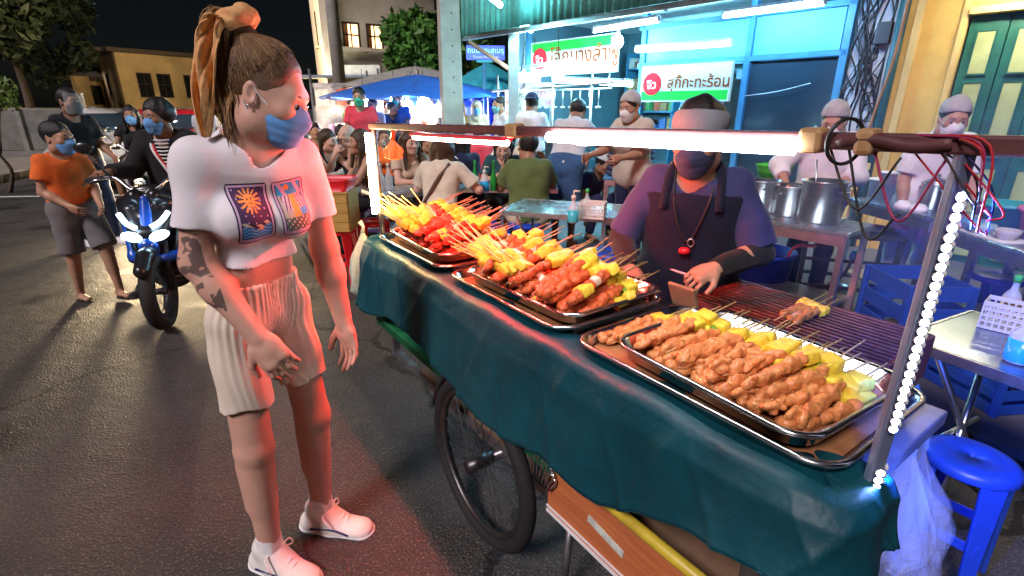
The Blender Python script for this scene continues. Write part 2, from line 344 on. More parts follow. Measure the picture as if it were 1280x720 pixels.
    if apron:
        L = torso(.034)+[pln(tp(0,0,.37), Tw @ un((0,.5,1))), pln(tp(0,-.01,0), fa), pln(tp(0,0,-.12), T @ nv((0,0,-1)))]
        sdf('apron', L, res, apron, root, wrinkle(.003, 17, 24, 3))
        for sd in (1, -1): obj('apron_strap', tube(curve([tp(sd*.10,-.118,.36), tp(sd*.095,-.075,.455), tp(sd*.085,.0,.50), tp(sd*.07,.06,.47)], 4), .017*s, 6), apron, root, True)
    if hair:
        st = hair['st']; hm = HAIR[hair.get('c', 'black')]
        if st != 'bald':
            L = [ell(hp(0,.022,.034), nv((.086,.106,.102))*h, HR)]
            if st in ('short', 'bun', 'pony', 'curly'): L += [pln(hp(0,.03,-.062), HR @ un((0,-.35,-1)))]
            if st == 'curly': L += [ell(hp(.055,.04,.03), nv((.06,.07,.075))*h, HR, k=.03), ell(hp(-.055,.04,.03), nv((.06,.07,.075))*h, HR, k=.03), ell(hp(0,.03,.09), nv((.075,.08,.05))*h, HR, k=.03)]
            L += [ell(hp(0,-.098,-.035), nv((.068,.065,.098))*h, HR, k=.014, op=-1)]
            if st == 'short': L += [ell(hp(0,-.118,.042), nv((.056,.045,.045))*h, HR, k=.02, op=-1)]
            for sd in (1, -1):
                if st in ('short', 'pony', 'bun'): L += [ell(hp(sd*.098,-.012,-.04), nv((.03,.042,.048))*h, HR, k=.01, op=-1)]
                if st == 'long':
                    ln = hair.get('len', .3)*s; q = hp(sd*.06,.045,-.02); e = q+nv((sd*.02,.03,-ln)); L += [cap(hp(sd*.062,.02,.03), q, .04*h, .046*h, k=.03), cap(q, e, .05*h, .022*h, fa, 1.4, k=.03)]
                    if hair.get('front'): q2 = hp(sd*.078,-.02,-.05); L += [cap(hp(sd*.07,-.02,.03), q2, .025*h, .03*h, k=.02), cap(q2, q2+nv((sd*.01,-.04,-ln*.7)), .03*h, .014*h, k=.02)]
            if st == 'long': q = hp(0,.07,-.02); L += [cap(q, q+nv((0,.02,-hair.get('len', .3)*s*1.02)), .062*h, .04*h, fa, 1.3, k=.04)]
            if st == 'bun': L += [ell(hp(0,.115,.06), nv((.04,.04,.04))*h, HR, k=.01)]
            if st == 'pony': q = hp(0,.12,.05); L += [cap(q, q+nv((0,.05,-.2)), .03*h, .012*h, k=.02)]
            sdf('hair', L, res, hm, root, wrinkle(.003, 90, 14, 2) if res < .009 else wrinkle(.004, 55, 12, 2))
        if hair.get('cap'):
            L = [ell(hp(0,.016,.045), nv((.093,.111,.098))*h, HR), pln(hp(0,0,.045), HR @ un((0,-.12,-1)))]; L += [ell(hp(0,-.10*hair.get('dir',1),.052), nv((.072,.075,.008))*h, HR @ rx(10*hair.get('dir',1)), k=.006)]
            sdf('cap', L, min(res, .008), hair['cap'], root)
        if hair.get('net'):
            L = [ell(hp(0,.022,.042), nv((.089,.110,.104))*h, HR), pln(hp(0,0,.03), HR @ un((0,-.5,-1)))]
            sdf('hair_net', L, min(res, .009), hair['net'], root, wrinkle(.002, 60, 60, 1))
        if hair.get('scarf'):
            L = [ell(hp(0,.02,.03), nv((.096,.118,.112))*h, HR), cap(hp(0,.0,-.06), tp(0,-.01,.44), .085*h, .11*h, k=.05), ell(hp(0,-.1,-.02), nv((.058,.075,.085))*h, HR, k=.012, op=-1), cap(hp(0,-.01,-.1), tp(0,-.01,.4), .055*h, k=.01, op=-1)]
            sdf('head_scarf', L, res, hair['scarf'], root, wrinkle(.004, 40, 30, 1))
    if mask:
        L = [ell(hp(0,-.032,-.045), nv((.068,.092,.073))*h, HR), cap(hp(0,-.09,-.012), hp(0,-.112,-.035), .012*h, .018*h, k=.02), ell(hp(0,-.066,-.095), nv((.04,.042,.03))*h, HR, k=.03), pln(hp(0,-.028,0), HR @ un((0,1,.1))), pln(hp(0,0,-.013), HR @ un((0,.25,1))), pln(hp(0,0,-.122), HR @ un((0,.3,-1)))]
        sdf('face_mask', L, min(res, .008), mask, root, (lambda P, a=HR[:, 2]/h, c=hc: .0007*np.sin(((P-c) @ a)*260)) if res < .009 else None)
        if res < .009:
            for sd in (1, -1): obj('mask_strap', tube(curve([hp(sd*.064,-.045,-.026), hp(sd*.0775,-.012,.0), hp(sd*.085,.016,.024)], 4), .0016, 5)+tube(curve([hp(sd*.058,-.035,-.09), hp(sd*.074,-.0,-.06), hp(sd*.083,.022,-.028)], 4), .0016, 5), MASK_W, root)
    if shoes:
        for sd in (1, -1):
            sh, el, wr, hip, kn, an, fdv, ft = J[sd]; fw = rzm(ft) @ nv((0,-1,0)); x = rzm(ft) @ nv((1,0,0)); zz = an+nv((0,0,-.062))*s
            if shoes['st'] == 'sandal':
                pts = [zz-fw*.085*s+x*u for u in (-.025, .025)]
                obj('sandal_sole', [([tuple(zz+nv((0,0,-.016))*s+fw*(-.07+.235*t)*s*1+x*(.038+.012*math.sin(PI*t))*math.sin(PI*min(max(t, .04), .96))**.35*e*s+nv((0,0,dz*s))) for dz in (-.006, .008) for e, ts in ((1, [i/8 for i in range(9)]), (-1, [1-i/8 for i in range(9)])) for t in ts], [tuple(range(18))[::-1], tuple(range(18, 36))]+[(i, (i+1) % 18, 18+(i+1) % 18, 18+i) for i in range(18)])], shoes['m'], root)
                obj('sandal_strap', tube(curve([zz+fw*.09*s+x*.042*s, zz+fw*.07*s+nv((0,0,.03))*s, zz+fw*.09*s-x*.042*s], 4), .012*s, 6), shoes['m'], root, True)
            else:
                up = shoes.get('h', 0); L = [cap(zz-fw*.045*s+nv((0,0,.01))*s, zz+fw*.14*s+nv((0,0,-.002))*s, .046*s, .042*s, nv((0,0,1)), 1.15), cap(an-fw*.015*s+nv((0,0,.0+up))*s, zz+fw*.04*s+nv((0,0,.02))*s, .047*s, .044*s, k=.03), cap(zz+fw*.06*s, zz+fw*.15*s, .04*s, .04*s, nv((0,0,1)), 1.5), pln(zz+nv((0,0,-.012))*s, (0,0,-1)), cap(an+nv((0,0,.1)), an, .036*s, .036*s, k=.006, op=-1)]
                sdf('shoe', L, min(res, .008), shoes['m'], root)
                sdf('shoe_sole', [cap(zz-fw*.05*s, zz+fw*.04*s, .047*s, .047*s), cap(zz+fw*.04*s, zz+fw*.15*s, .047*s, .047*s), pln(zz+nv((0,0,-.002))*s, (0,0,1)), pln(zz+nv((0,0,-.026))*s, (0,0,-1))], min(res, .007), shoes.get('sole', MASK_W), root)
    if extra: extra(J, root)
    return J
# ------------------------------------------------------------------ the woman in the white top
def decal(name, parent, L, wob, o, x, y, d, w, h, nu, nw, fn, mats, off=.0012):
    """a thin print that follows the cloth: a grid marched along d onto the shirt surface"""
    U, Vv = np.meshgrid(np.linspace(0, 1, nu+1), np.linspace(0, 1, nw+1)); P = (o+(U.ravel()-.5)[:, None]*w*x+(Vv.ravel()-.5)[:, None]*h*y).astype(np.float32)
    d = nv(d)
    for _ in range(40): P = P+(field(P, L, wob, True)-off)[:, None]*.8*d
    ii = np.arange(nu); F = []; mi = []
    for j in range(nw):
        for i in range(nu):
            k = fn((i+.5)/nu, (j+.5)/nw)
            if k is None: continue
            a = j*(nu+1)+i; F.append((a, a+1, a+nu+2, a+nu+1)); mi.append(k)
    return link(name, npmesh(P.astype(float), np.array(F), mats, np.array(mi)), parent)
PR = [mat('print_'+n, c, .8, var=.12, scale=60) for n, c in (('ink', (.035,.02,.05)), ('lilac', (.62,.42,.60)), ('night', (.07,.03,.10)), ('sun', (.85,.36,.08)), ('sea', (.02,.20,.55)), ('foam', (.25,.50,.72)), ('sky', (.03,.38,.75)), ('gold', (.75,.42,.10)), ('leaf', (.12,.16,.09)), ('sand', (.55,.45,.36)), ('wing', (.70,.52,.60)))]
def rnd(u, v, r=.08):
    a, b = min(u, 1-u)/.62, min(v, 1-v); 
    return not (a < r and b < r and (r-a)**2+(r-b)**2 > r*r)
def card_sun(u, v):
    if not rnd(u, v, .1): return None
    if min(u, 1-u) < .035 or v < .025 or v > .975: return 0
    if min(u, 1-u) < .09 or v > .94 or v < .10: return 1
    if v < .13 and v > .105 or abs(u-.09) < .02 or abs(u-.91) < .02: return 0
    dx, dy = (u-.48)*.62, v-.74; r = math.hypot(dx, dy); a = math.atan2(dy, dx)
    if r < .085: return 0 if (abs(abs(dx)-.03) < .012 and abs(dy-.02) < .01) or (abs(dx) < .035 and abs(dy+.035) < .008) else 3
    if r < .185 and math.cos(a*14) > (-.2 if r < .14 else .35): return 3
    w = .40+.03*math.sin(u*9)
    if v > w: return 1 if (int(u*31)*7+int(v*43)*13) % 29 == 0 else 2
    if v > w-.07: return 9 if math.sin(u*23+v*40) > -.1 else 0
    if math.hypot((u-.58)*.62, (v-.31)*1.4) < .06: return 3
    return 5 if math.sin(v*95+2.2*math.sin(u*17)) > .55 else 4
def card_figure(u, v):
    if not rnd(u, v, .1): return None
    if min(u, 1-u) < .035 or v < .025 or v > .975: return 0
    if min(u, 1-u) < .09 or v > .94 or v < .10: return 1
    if abs(u-.09) < .02 or abs(u-.91) < .02: return 0
    if v > .72: return 3 if math.hypot((u-.42)*.62, v-.86) < .055 else (6 if math.sin(u*13+v*9) > -.75 else 1)
    if v < .36: return 8 if math.sin(u*41)*math.sin(v*47+u*12) > -.45 else 10
    x = abs(u-.52)
    if x < .09+.25*max(0, .62-v)*.6: return 7
    if x < .34 and v > .48: return 10 if math.sin(x*60+v*25) > -.6 else 0
    return 9 if u < .6 else 6
def tattoo_skin(box_lo, box_hi):
    """her skin: ink flowers and lines on the right arm, in object space"""
    m = mat('skin_woman', (.60,.34,.25), .46, var=.06, scale=9, bump=.06, bscale=140, sss=.1); nt = m.node_tree; N = nt.nodes; Lk = nt.links
    b = N['Principled BSDF']; base = b.inputs['Base Color'].links[0].from_socket; tc = N.new('ShaderNodeTexCoord')
    vo = N.new('ShaderNodeTexVoronoi'); vo.feature = 'DISTANCE_TO_EDGE'; vo.inputs['Scale'].default_value = 26; mp = N.new('ShaderNodeMapping'); Lk.new(tc.outputs['Object'], mp.inputs[0])
    nz = N.new('ShaderNodeTexNoise'); nz.inputs['Scale'].default_value = 9; Lk.new(tc.outputs['Object'], nz.inputs[0])
    mx = N.new('ShaderNodeMixRGB'); mx.inputs[0].default_value = .12; Lk.new(tc.outputs['Object'], mx.inputs[1]); Lk.new(nz.outputs[1], mx.inputs[2]); Lk.new(mx.outputs[0], vo.inputs['Vector'])
    ln = N.new('ShaderNodeMath'); ln.operation = 'LESS_THAN'; ln.inputs[1].default_value = .075; Lk.new(vo.outputs[0], ln.inputs[0])
    n2 = N.new('ShaderNodeTexNoise'); n2.inputs['Scale'].default_value = 13; n2.inputs['Detail'].default_value = 3; Lk.new(tc.outputs['Object'], n2.inputs[0])
    pt = N.new('ShaderNodeMath'); pt.operation = 'GREATER_THAN'; pt.inputs[1].default_value = .46; Lk.new(n2.outputs[0], pt.inputs[0])
    fl = N.new('ShaderNodeMath'); fl.operation = 'MULTIPLY'; Lk.new(ln.outputs[0], fl.inputs[0]); Lk.new(pt.outputs[0], fl.inputs[1])
    sol = N.new('ShaderNodeMath'); sol.operation = 'GREATER_THAN'; sol.inputs[1].default_value = .565; Lk.new(n2.outputs[0], sol.inputs[0])
    ad = N.new('ShaderNodeMath'); ad.operation = 'MAXIMUM'; Lk.new(fl.outputs[0], ad.inputs[0]); Lk.new(sol.outputs[0], ad.inputs[1])
    sx = N.new('ShaderNodeSeparateXYZ'); Lk.new(tc.outputs['Object'], sx.inputs[0]); cur = ad.outputs[0]
    for i in range(3):
        for op, val in (('GREATER_THAN', box_lo[i]), ('LESS_THAN', box_hi[i])):
            k = N.new('ShaderNodeMath'); k.operation = op; k.inputs[1].default_value = val; Lk.new(sx.outputs[i], k.inputs[0])
            q = N.new('ShaderNodeMath'); q.operation = 'MULTIPLY'; Lk.new(cur, q.inputs[0]); Lk.new(k.outputs[0], q.inputs[1]); cur = q.outputs[0]
    sc = N.new('ShaderNodeMath'); sc.operation = 'MULTIPLY'; sc.inputs[1].default_value = .8; Lk.new(cur, sc.inputs[0])
    mi = N.new('ShaderNodeMixRGB'); mi.inputs[2].default_value = (.05,.045,.05,1); Lk.new(sc.outputs[0], mi.inputs[0]); Lk.new(base, mi.inputs[1]); Lk.new(mi.outputs[0], b.inputs['Base Color'])
    return m
def hero_extra(J, root):
    hp, tp, HR, s = J['hp'], J['tp'], J['HR'], J['s']; T = J['fb']
    # hair drawn back from the forehead into a high tail, loose lengths on the nape
    hb = mat('hair_woman', (.20,.105,.046), .4, c2=(.07,.038,.019), scale=30, stretch=(9,9,1.2), bump=.7, bscale=60)
    hl = mat('hair_blond', (.52,.31,.13), .36, c2=(.26,.14,.055), scale=30, stretch=(9,9,1.0), bump=.7, bscale=60)
    L = [ell(hp(0,.022,.036), nv((.083,.104,.099))*J['h'], HR), ell(hp(0,-.100,-.030), nv((.074,.062,.098))*J['h'], HR, k=.012, op=-1), ell(hp(0,-.115,.045), nv((.072,.064,.064))*J['h'], HR, k=.02, op=-1)]
    for sd in (1, -1): L += [ell(hp(sd*.098,-.012,-.03), nv((.034,.036,.05))*J['h'], HR, k=.01, op=-1), ell(hp(sd*.085,-.062,-.04), nv((.04,.04,.06))*J['h'], HR, k=.012, op=-1)]
    L += [pln(hp(0,.05,-.085), HR @ un((0,-.3,-1)))]
    L += [cap(hp(0,.085,.095), hp(0,.125,.135), .036, .03, k=.03)]
    def hw(P): q = (P-hp(0,.09,.1)) @ HR; a = np.arctan2(q[:, 0], q[:, 2]-.02); return .0005*np.sin(a*40+3*np.sin(q[:, 1]*30))
    sdf('hair', L, .0045, hb, root, hw)
    rg = random.Random(3); G1 = []; G2 = []
    def hv(v): return HR @ nv(v)
    for i in range(620):
        a = rg.uniform(-1, 1); b = rg.uniform(-1, 1); q0 = hp(.022*a, .115+.015*b, .125+.02*rg.random()); ln = rg.uniform(.55, 1)
        dn = nv((0,0,-1)); pts = [q0, q0+hv((.02*a,.03+.016*b,.008)), q0+hv((.032*a,.045+.022*b,0))+dn*.05*ln, q0+hv((.04*a,.04+.024*b,0))+dn*.15*ln, q0+hv((.045*a+.01*rg.uniform(-1,1),.022+.03*b,0))+dn*.27*ln]
        (G1 if rg.random() < .3 else G2).extend(tube(curve(pts, 3), [.0022*(1-.8*k/12) for k in range(13)], 4, False))
    for i in range(300):                                  # loose lengths at the nape
        a = rg.uniform(-1, 1); q0 = hp(.06*a, .075+.02*rg.random()-.02*abs(a), -.01-.05*rg.random()); ln = rg.uniform(.6, 1)
        pts = [q0, q0+nv((0,0,-.04))+hv((.012*a,.014,0)), q0+nv((0,0,-.09*ln))+hv((.02*a,.016,0)), q0+nv((0,0,-.15*ln))+hv((.03*a+.01*rg.uniform(-1,1),.01,0))]
        (G1 if rg.random() < .4 else G2).extend(tube(curve(pts, 3), [.0022*(1-.8*k/9) for k in range(10)], 4, False))
    for i in range(800):                                  # combed strands over the skull towards the tie
        a = rg.uniform(-1.4, 1.4); f = rg.uniform(-.03, .01)+.06*max(0, abs(a)-.8); pts = []
        for t in (0, .3, .6, 1):
            y = f+(.085-f)*t; r0 = math.sqrt(max(.0, 1-((y-.022)/.109)**2)); w = a*(1-t*.55)
            pts.append(hp(.0875*r0*math.sin(w), y, .036+.1045*r0*math.cos(w)+(.012*t if t == 1 else 0)))
        (G2 if rg.random() < .42 else G1).extend(tube(curve(pts, 4), .0008, 3, False))
    for i in range(900):                                  # side strands swept up to the tie
        while True:
            d0 = nv((-rg.uniform(.35, 1) if rg.random() < .75 else rg.uniform(.35, 1), rg.uniform(-.55, .85), rg.uniform(-.55, .6))); d0 /= np.linalg.norm(d0)
            if not (d0[1] < -.15 and d0[2] < .18) and not (d0[1] < .35 and d0[2] < -.12): break
        d1 = un((.10*rg.uniform(-1,1), .66, .72)); om = math.acos(float(np.clip(d0 @ d1, -1, 1))); pts = []
        for t in (0, .25, .5, .75, 1):
            q = (d0*math.sin((1-t)*om)+d1*math.sin(t*om))/math.sin(om); q = q/np.linalg.norm(q); pts.append(hp(*(nv((0,.022,.036))+q*nv((.083,.104,.099))*(1.012+.012*rg.random()))))
        (G2 if rg.random() < .3 else G1).extend(tube(curve(pts, 3), .0009, 3, False))
    obj('hair_lengths', G1, hb, root, True); obj('hair_highlights', G2, hl, root, True)
    # patterned scarf tied round the tail
    sm = mat('scarf_rust', (.80,.46,.19), .8, c2=(.58,.26,.09), scale=55, bump=.4, bscale=70)
    c = hp(0,.125,.138); ring = []
    ax = un(hv((0,.75,.65))); u1 = un(hv((1,0,0))); u2 = np.cross(ax, u1)
    sdf('scarf_knot', [cap(c+u1*.036*math.cos(t*PI/5)+u2*.036*math.sin(t*PI/5), c+u1*.036*math.cos((t+1)*PI/5)+u2*.036*math.sin((t+1)*PI/5), .019, .021, k=.012) for t in range(10)], .0045, sm, root, wrinkle(.003, 150, 120, 1))
    for sd, ln, dx in ((-1, .34, -.018), (1, .27, .016)):
        q = c+hv((-.03*sd*0-.034,.01,.0)); 
        def rib(u, v, q=q, ln=ln, dx=dx, sd=sd):
            t = v; w = (.014+.036*math.sin(PI*min(1, t*1.05))**.8)*(1 if t < .98 else .4); f = .012*math.sin(u*9+t*6+sd)+.006*math.sin(u*21-t*9)
            p = q+hv((-.02+dx*t*2-f, .05*math.sin(t*1.8)+.025*t+(u-.5)*w*1.25, .02*math.sin(t*2.6)))+nv((0,0,-ln*t*t*.45-ln*.45*t)); return p
        o = obj('scarf_tail', grid(rib, 14, 30), sm, root, True); k = o.modifiers.new('thick', 'SOLIDIFY'); k.thickness = .003
    # ear stud, printed cards on the chest
    obj('ear_stud', ball(hp(-.088,.004,-.035), .0035, 8, 6), mat('silver', (.8,.8,.8), .2, 1), root, True)
    L, wob = J['shirt'], J['wob']; Tw = J['Tw']; fx = Tw @ nv((1,0,0)); fz = Tw @ un((0,-.12,1)); dv = Tw @ nv((0,1,0))
    rot = lambda a: (fx*math.cos(a)+fz*math.sin(a), fz*math.cos(a)-fx*math.sin(a))
    x, y = rot(R(5)); decal('card_print', root, L, wob, tp(-.040,-.26,.305), x, y, dv, .094, .150, 80, 110, card_sun, PR)
    x, y = rot(R(8)); decal('card_print', root, L, wob, tp(.063,-.26,.318), x, y, dv, .088, .142, 70, 100, card_figure, PR)
    # ribbed socks, laces and side stripes on the trainers
    for sd in (1, -1):
        sh, el, wr, hip, kn, an, fdv, ft = J[sd]; fw = rzm(ft) @ nv((0,-1,0)); xx = rzm(ft) @ nv((1,0,0))
        sdf('sock', [cap(an+nv((0,0,.075)), an+nv((0,0,-.02)), .040, .044, flat=1)], .005, cloth('sock_white', (.78,.76,.74)), root, wrinkle(.0015, 200, 5))
        zz = an+nv((0,0,-.062))*s; st = []
        for e in (1, -1): st += tube(curve([zz-fw*.03+xx*e*.047+nv((0,0,.012)), zz+fw*.05+xx*e*.048+nv((0,0,.022)), zz+fw*.12+xx*e*.046+nv((0,0,.004))], 5), .0045, 6)
        obj('shoe_stripe', st, mat('stripe_navy', (.02,.03,.10), .6), root, True)
        lc = []
        for k in range(5): q = zz+fw*(.035+.02*k)+nv((0,0,.062-.008*k)); lc += tube(curve([q+xx*.026-nv((0,0,.008)), q+nv((0,0,.004))+fw*.006, q-xx*.026-nv((0,0,.008))], 4), .004, 6)
        q = zz+fw*.03+nv((0,0,.066)); lc += tube(curve([q, q+xx*.05+nv((0,0,.012)), q+xx*.065-nv((0,0,.02)), q+xx*.02], 4), .003, 6)+tube(curve([q, q-xx*.05+nv((0,0,.012)), q-xx*.06-nv((0,0,.025))+fw*.03], 4), .003, 6)
        obj('lace', lc, MASK_W, root, True)
    # frilled hem of the cropped top
    hem = J['hem']
TSK = tattoo_skin((-.40,-.6,.55), (-.165,.3,1.30))
WHITE_T = mat('cloth_white_top', (.82,.78,.80), .85, var=.05, scale=10, bump=.25, bscale=18, spec=.2, sheen=.1)
LINEN = mat('cloth_linen', (.72,.62,.50), .88, var=.05, scale=12, bump=.15, bscale=220, spec=.15)
def gather(P): a = np.arctan2(P[:, 1], P[:, 0]); z = P[:, 2]; k = np.clip((z-.62)/.36, 0, 1); return (.0022*k**2+.0006)*np.sin(a*44+2*np.sin(z*17)+1.5*np.sin(a*7))+.004*np.sin(a*9+z*12)*(1-k)+.0025*np.sin(z*34+a*5)
def hero_shirt_wob(P): return 0
def build_hero():
    J = person('woman in white cropped top and rust hair scarf looking down at the cart', (-.755,1.43,0), 64, 1.73, lean=10, twist=-20, fem=.62, sw=.138, g=.66,
        la=((.08,-.02,-1),(.02,-.16,-1)), ra=((-.10,.10,-1),(.16,-.55,-.85)), ll=((.05,-.06,-1),(.0,.06,-1)), rl=((-.03,.0,-1),(.0,.05,-1)), feet=(16,4),
        head=(26,24,0), skin=TSK, shirt=dict(m=WHITE_T, sl=.66, hem=.148, o=.012, fl=.014, nr=.064, wr=.0055, name='cropped_top'), legs=dict(m=LINEN, wob=gather, len=.62, fl=.016, o=.011, top=.088),
        mask=MASK_B, shoes=dict(st='trainer', m=mat('shoe_cream', (.74,.70,.64), .6, var=.06), h=.01), res=.0045, nk=-.006, hs=.86, curl=(.35,.55), extra=hero_extra, palm=((-.9,.2,0),(.6,.2,-.6)))
    return J
# ------------------------------------------------------------------ the setting
def asphalt():
    m = mat('asphalt', (.064,.060,.056), .5, c2=(.029,.028,.028), scale=1.1, spec=.4); nt = m.node_tree; N = nt.nodes; Lk = nt.links; b = N['Principled BSDF']
    tc = N.new('ShaderNodeTexCoord'); base = b.inputs['Base Color'].links[0].from_socket
    v = N.new('ShaderNodeTexVoronoi'); v.inputs['Scale'].default_value = 95; Lk.new(tc.outputs['Object'], v.inputs['Vector'])
    n = N.new('ShaderNodeTexNoise'); n.inputs['Scale'].default_value = 110; n.inputs['Detail'].default_value = 3; Lk.new(tc.outputs['Object'], n.inputs[0])
    r = N.new('ShaderNodeValToRGB'); r.color_ramp.elements[0].position = .57; r.color_ramp.elements[1].position = .68; r.color_ramp.elements[0].color = (0,0,0,1); Lk.new(n.outputs[0], r.inputs[0])
    mx = N.new('ShaderNodeMixRGB'); mx.inputs[2].default_value = (.22,.19,.16,1); sc = N.new('ShaderNodeMath'); sc.operation = 'MULTIPLY'; sc.inputs[1].default_value = .75
    Lk.new(r.outputs[0], sc.inputs[0]); Lk.new(sc.outputs[0], mx.inputs[0]); Lk.new(base, mx.inputs[1]); Lk.new(mx.outputs[0], b.inputs['Base Color'])
    bp = N.new('ShaderNodeBump'); bp.inputs['Strength'].default_value = .75; bp.inputs['Distance'].default_value = .006; Lk.new(v.outputs[0], bp.inputs['Height'])
    b2 = N.new('ShaderNodeBump'); b2.inputs['Strength'].default_value = .5; b2.inputs['Distance'].default_value = .03; n3 = N.new('ShaderNodeTexNoise'); n3.inputs['Scale'].default_value = 7
    Lk.new(tc.outputs['Object'], n3.inputs[0]); Lk.new(n3.outputs[0], b2.inputs['Height']); Lk.new(bp.outputs[0], b2.inputs['Normal']); Lk.new(b2.outputs[0], b.inputs['Normal'])
    vc = N.new('ShaderNodeTexVoronoi'); vc.feature = 'DISTANCE_TO_EDGE'; vc.inputs['Scale'].default_value = .55; nw = N.new('ShaderNodeTexNoise'); nw.inputs['Scale'].default_value = 2.4; nw.inputs['Detail'].default_value = 5; Lk.new(tc.outputs['Object'], nw.inputs[0])
    mv = N.new('ShaderNodeMixRGB'); mv.inputs[0].default_value = .3; Lk.new(tc.outputs['Object'], mv.inputs[1]); Lk.new(nw.outputs[1], mv.inputs[2]); Lk.new(mv.outputs[0], vc.inputs['Vector']); ck = N.new('ShaderNodeMath'); ck.operation = 'LESS_THAN'; ck.inputs[1].default_value = .006; Lk.new(vc.outputs[0], ck.inputs[0])
    st = N.new('ShaderNodeTexNoise'); st.inputs['Scale'].default_value = 1.7; st.inputs['Detail'].default_value = 4; Lk.new(tc.outputs['Object'], st.inputs[0]); sr = N.new('ShaderNodeMapRange'); sr.inputs[1].default_value = .58; sr.inputs[2].default_value = .66; sr.inputs[4].default_value = .6; Lk.new(st.outputs[0], sr.inputs[0])
    mxx = N.new('ShaderNodeMath'); mxx.operation = 'MAXIMUM'; Lk.new(ck.outputs[0], mxx.inputs[0]); Lk.new(sr.outputs[0], mxx.inputs[1]); dk = N.new('ShaderNodeMixRGB'); dk.inputs[2].default_value = (.022,.020,.019,1); Lk.new(mxx.outputs[0], dk.inputs[0]); Lk.new(mx.outputs[0], dk.inputs[1]); Lk.new(dk.outputs[0], b.inputs['Base Color'])
    rr = N.new('ShaderNodeMapRange'); rr.inputs[3].default_value = .6; rr.inputs[4].default_value = .28; Lk.new(sr.outputs[0], rr.inputs[0]); Lk.new(rr.outputs[0], b.inputs['Roughness'])
    return m
struct('road', grid(lambda u, v: (u*400-200, v*320-20, 0), 8, 8), asphalt())
CONC = mat('concrete', (.30,.28,.25), .85, var=.22, scale=2.5, bump=.4, bscale=50)
PAVE = mat('paving', (.20,.18,.16), .8, var=.25, scale=1.8, bump=.4, bscale=35)
WHITEP = mat('road_paint', (.62,.60,.55), .8, var=.25, scale=14)
struct('road_marking', grid(lambda u, v: (-11+u*5.5, 8.75+u*.55+v*.13, .004), 6, 1), WHITEP)
# pavement on the left, kerb stones painted as blocks
struct('pavement', prism([(-10.6,9.5),(-11.8,16),(-15,30),(-40,30),(-40,9.5)], .0, .14), PAVE)
for k in range(14):
    a = Vector((-10.35-k*.145*1.0, 9.4+k*.5, .075)); b_ = Vector((-10.35-(k+.96)*.145, 9.4+(k+.96)*.5, .075))
    kb = obj('kerb_stone', bar(a, b_, .2, .15), mat('kerb_grey' if k % 2 else 'kerb_pale', (.16,.15,.13) if k % 2 else (.34,.32,.27), .85, var=.3), bev=.015); kb['kind'] = 'structure'
struct('stall_pavement', prism([(-1.8,6.3),(.6,3.4),(2.3,1.9),(8,-4),(14,2),(3,16),(-6,16)], .0, .05), mat('stall_paving', (.10,.10,.11), .45, var=.35, scale=1.4, bump=.3, bscale=30))
# --- frame of the shop row: local x runs right along the facade, -y is the street
WA = math.atan2(-.75, .66)
def row(name, label, cat, s=0, d=0, z=0):
    a = Vector((-.66,.75,0)).normalized(); b = Vector((-.75,-.66,0)).normalized()
    return thing(name, label, cat, Vector((3.8,5.5,0))+a*s+b*d+Vector((0,0,z)), WA)
YEL = mat('wall_yellow', (.68,.47,.12), .8, c2=(.52,.34,.08), scale=3.5, bump=.3, bscale=30)
YEL2 = mat('wall_yellow_trim', (.60,.44,.16), .75, var=.15, scale=4)
GRN = mat('door_green', (.008,.11,.085), .5, var=.3, scale=5, bump=.2, bscale=30)
GRP = mat('panel_pale_green', (.36,.44,.20), .6, var=.12, scale=7)
t = row('yellow_shophouse', 'yellow plastered shophouse with green folding doors and pale panels', 'building')
obj('wall', box((.17,.2,1.9), (.50,.4,3.8)), YEL, t, bev=.01); obj('upper_wall', box((1.9,.18,3.03), (2.96,.3,1.5)), YEL, t)
obj('base_wall', box((-.25,.06,.55), (.33,.3,1.1)), mat('brick_painted', (.58,.43,.15), .8, var=.15, bump=.6, bscale=18, stretch=(1,1,2.4)), t, bev=.006)
for k in range(6):
    for i in range(3): obj('brick', box((-.37+.14*i-(.07 if k % 2 else 0)+.02,-.096,1.06-.075*k), (.132,.014,.066)), YEL2, t, bev=.004)
obj('pilaster', box((.10,-.03,1.9), (.07,.06,3.8)), YEL2, t, bev=.008); obj('door_frame', box((.44,.02,1.9), (.05,.1,3.8)), YEL2, t, bev=.006); obj('lintel', box((1.9,-.01,2.30), (2.86,.12,.06)), YEL2, t, bev=.006)
for k in range(8):
    x0 = .48+.275*k; lf = obj('door_leaf', box((x0+.135,.07+(.012 if k % 2 else 0),1.135), (.268,.04,2.27)), GRN, t, bev=.004)
    for z0, z1 in ((1.78,2.13),(1.06,1.70),(.12,.95)):
        fr = box((x0+.135,.045,(z0+z1)/2), (.125,.012,z1-z0)); obj('door_panel', fr, GRP, lf, bev=.004)
        obj('panel_moulding', box((x0+.068,.042,(z0+z1)/2), (.012,.02,z1-z0+.03))+box((x0+.202,.042,(z0+z1)/2), (.012,.02,z1-z0+.03))+box((x0+.135,.042,z0-.008), (.125,.02,.012))+box((x0+.135,.042,z1+.008), (.125,.02,.012)), GRN, lf)
TUBE_W = lamp_mat('tube_white', (.25,.58,1.0), 36); TUBE_C = lamp_mat('tube_cyan', (.30,.86,1.0), 80)
FIT = mat('lamp_fitting', (.6,.62,.62), .5)
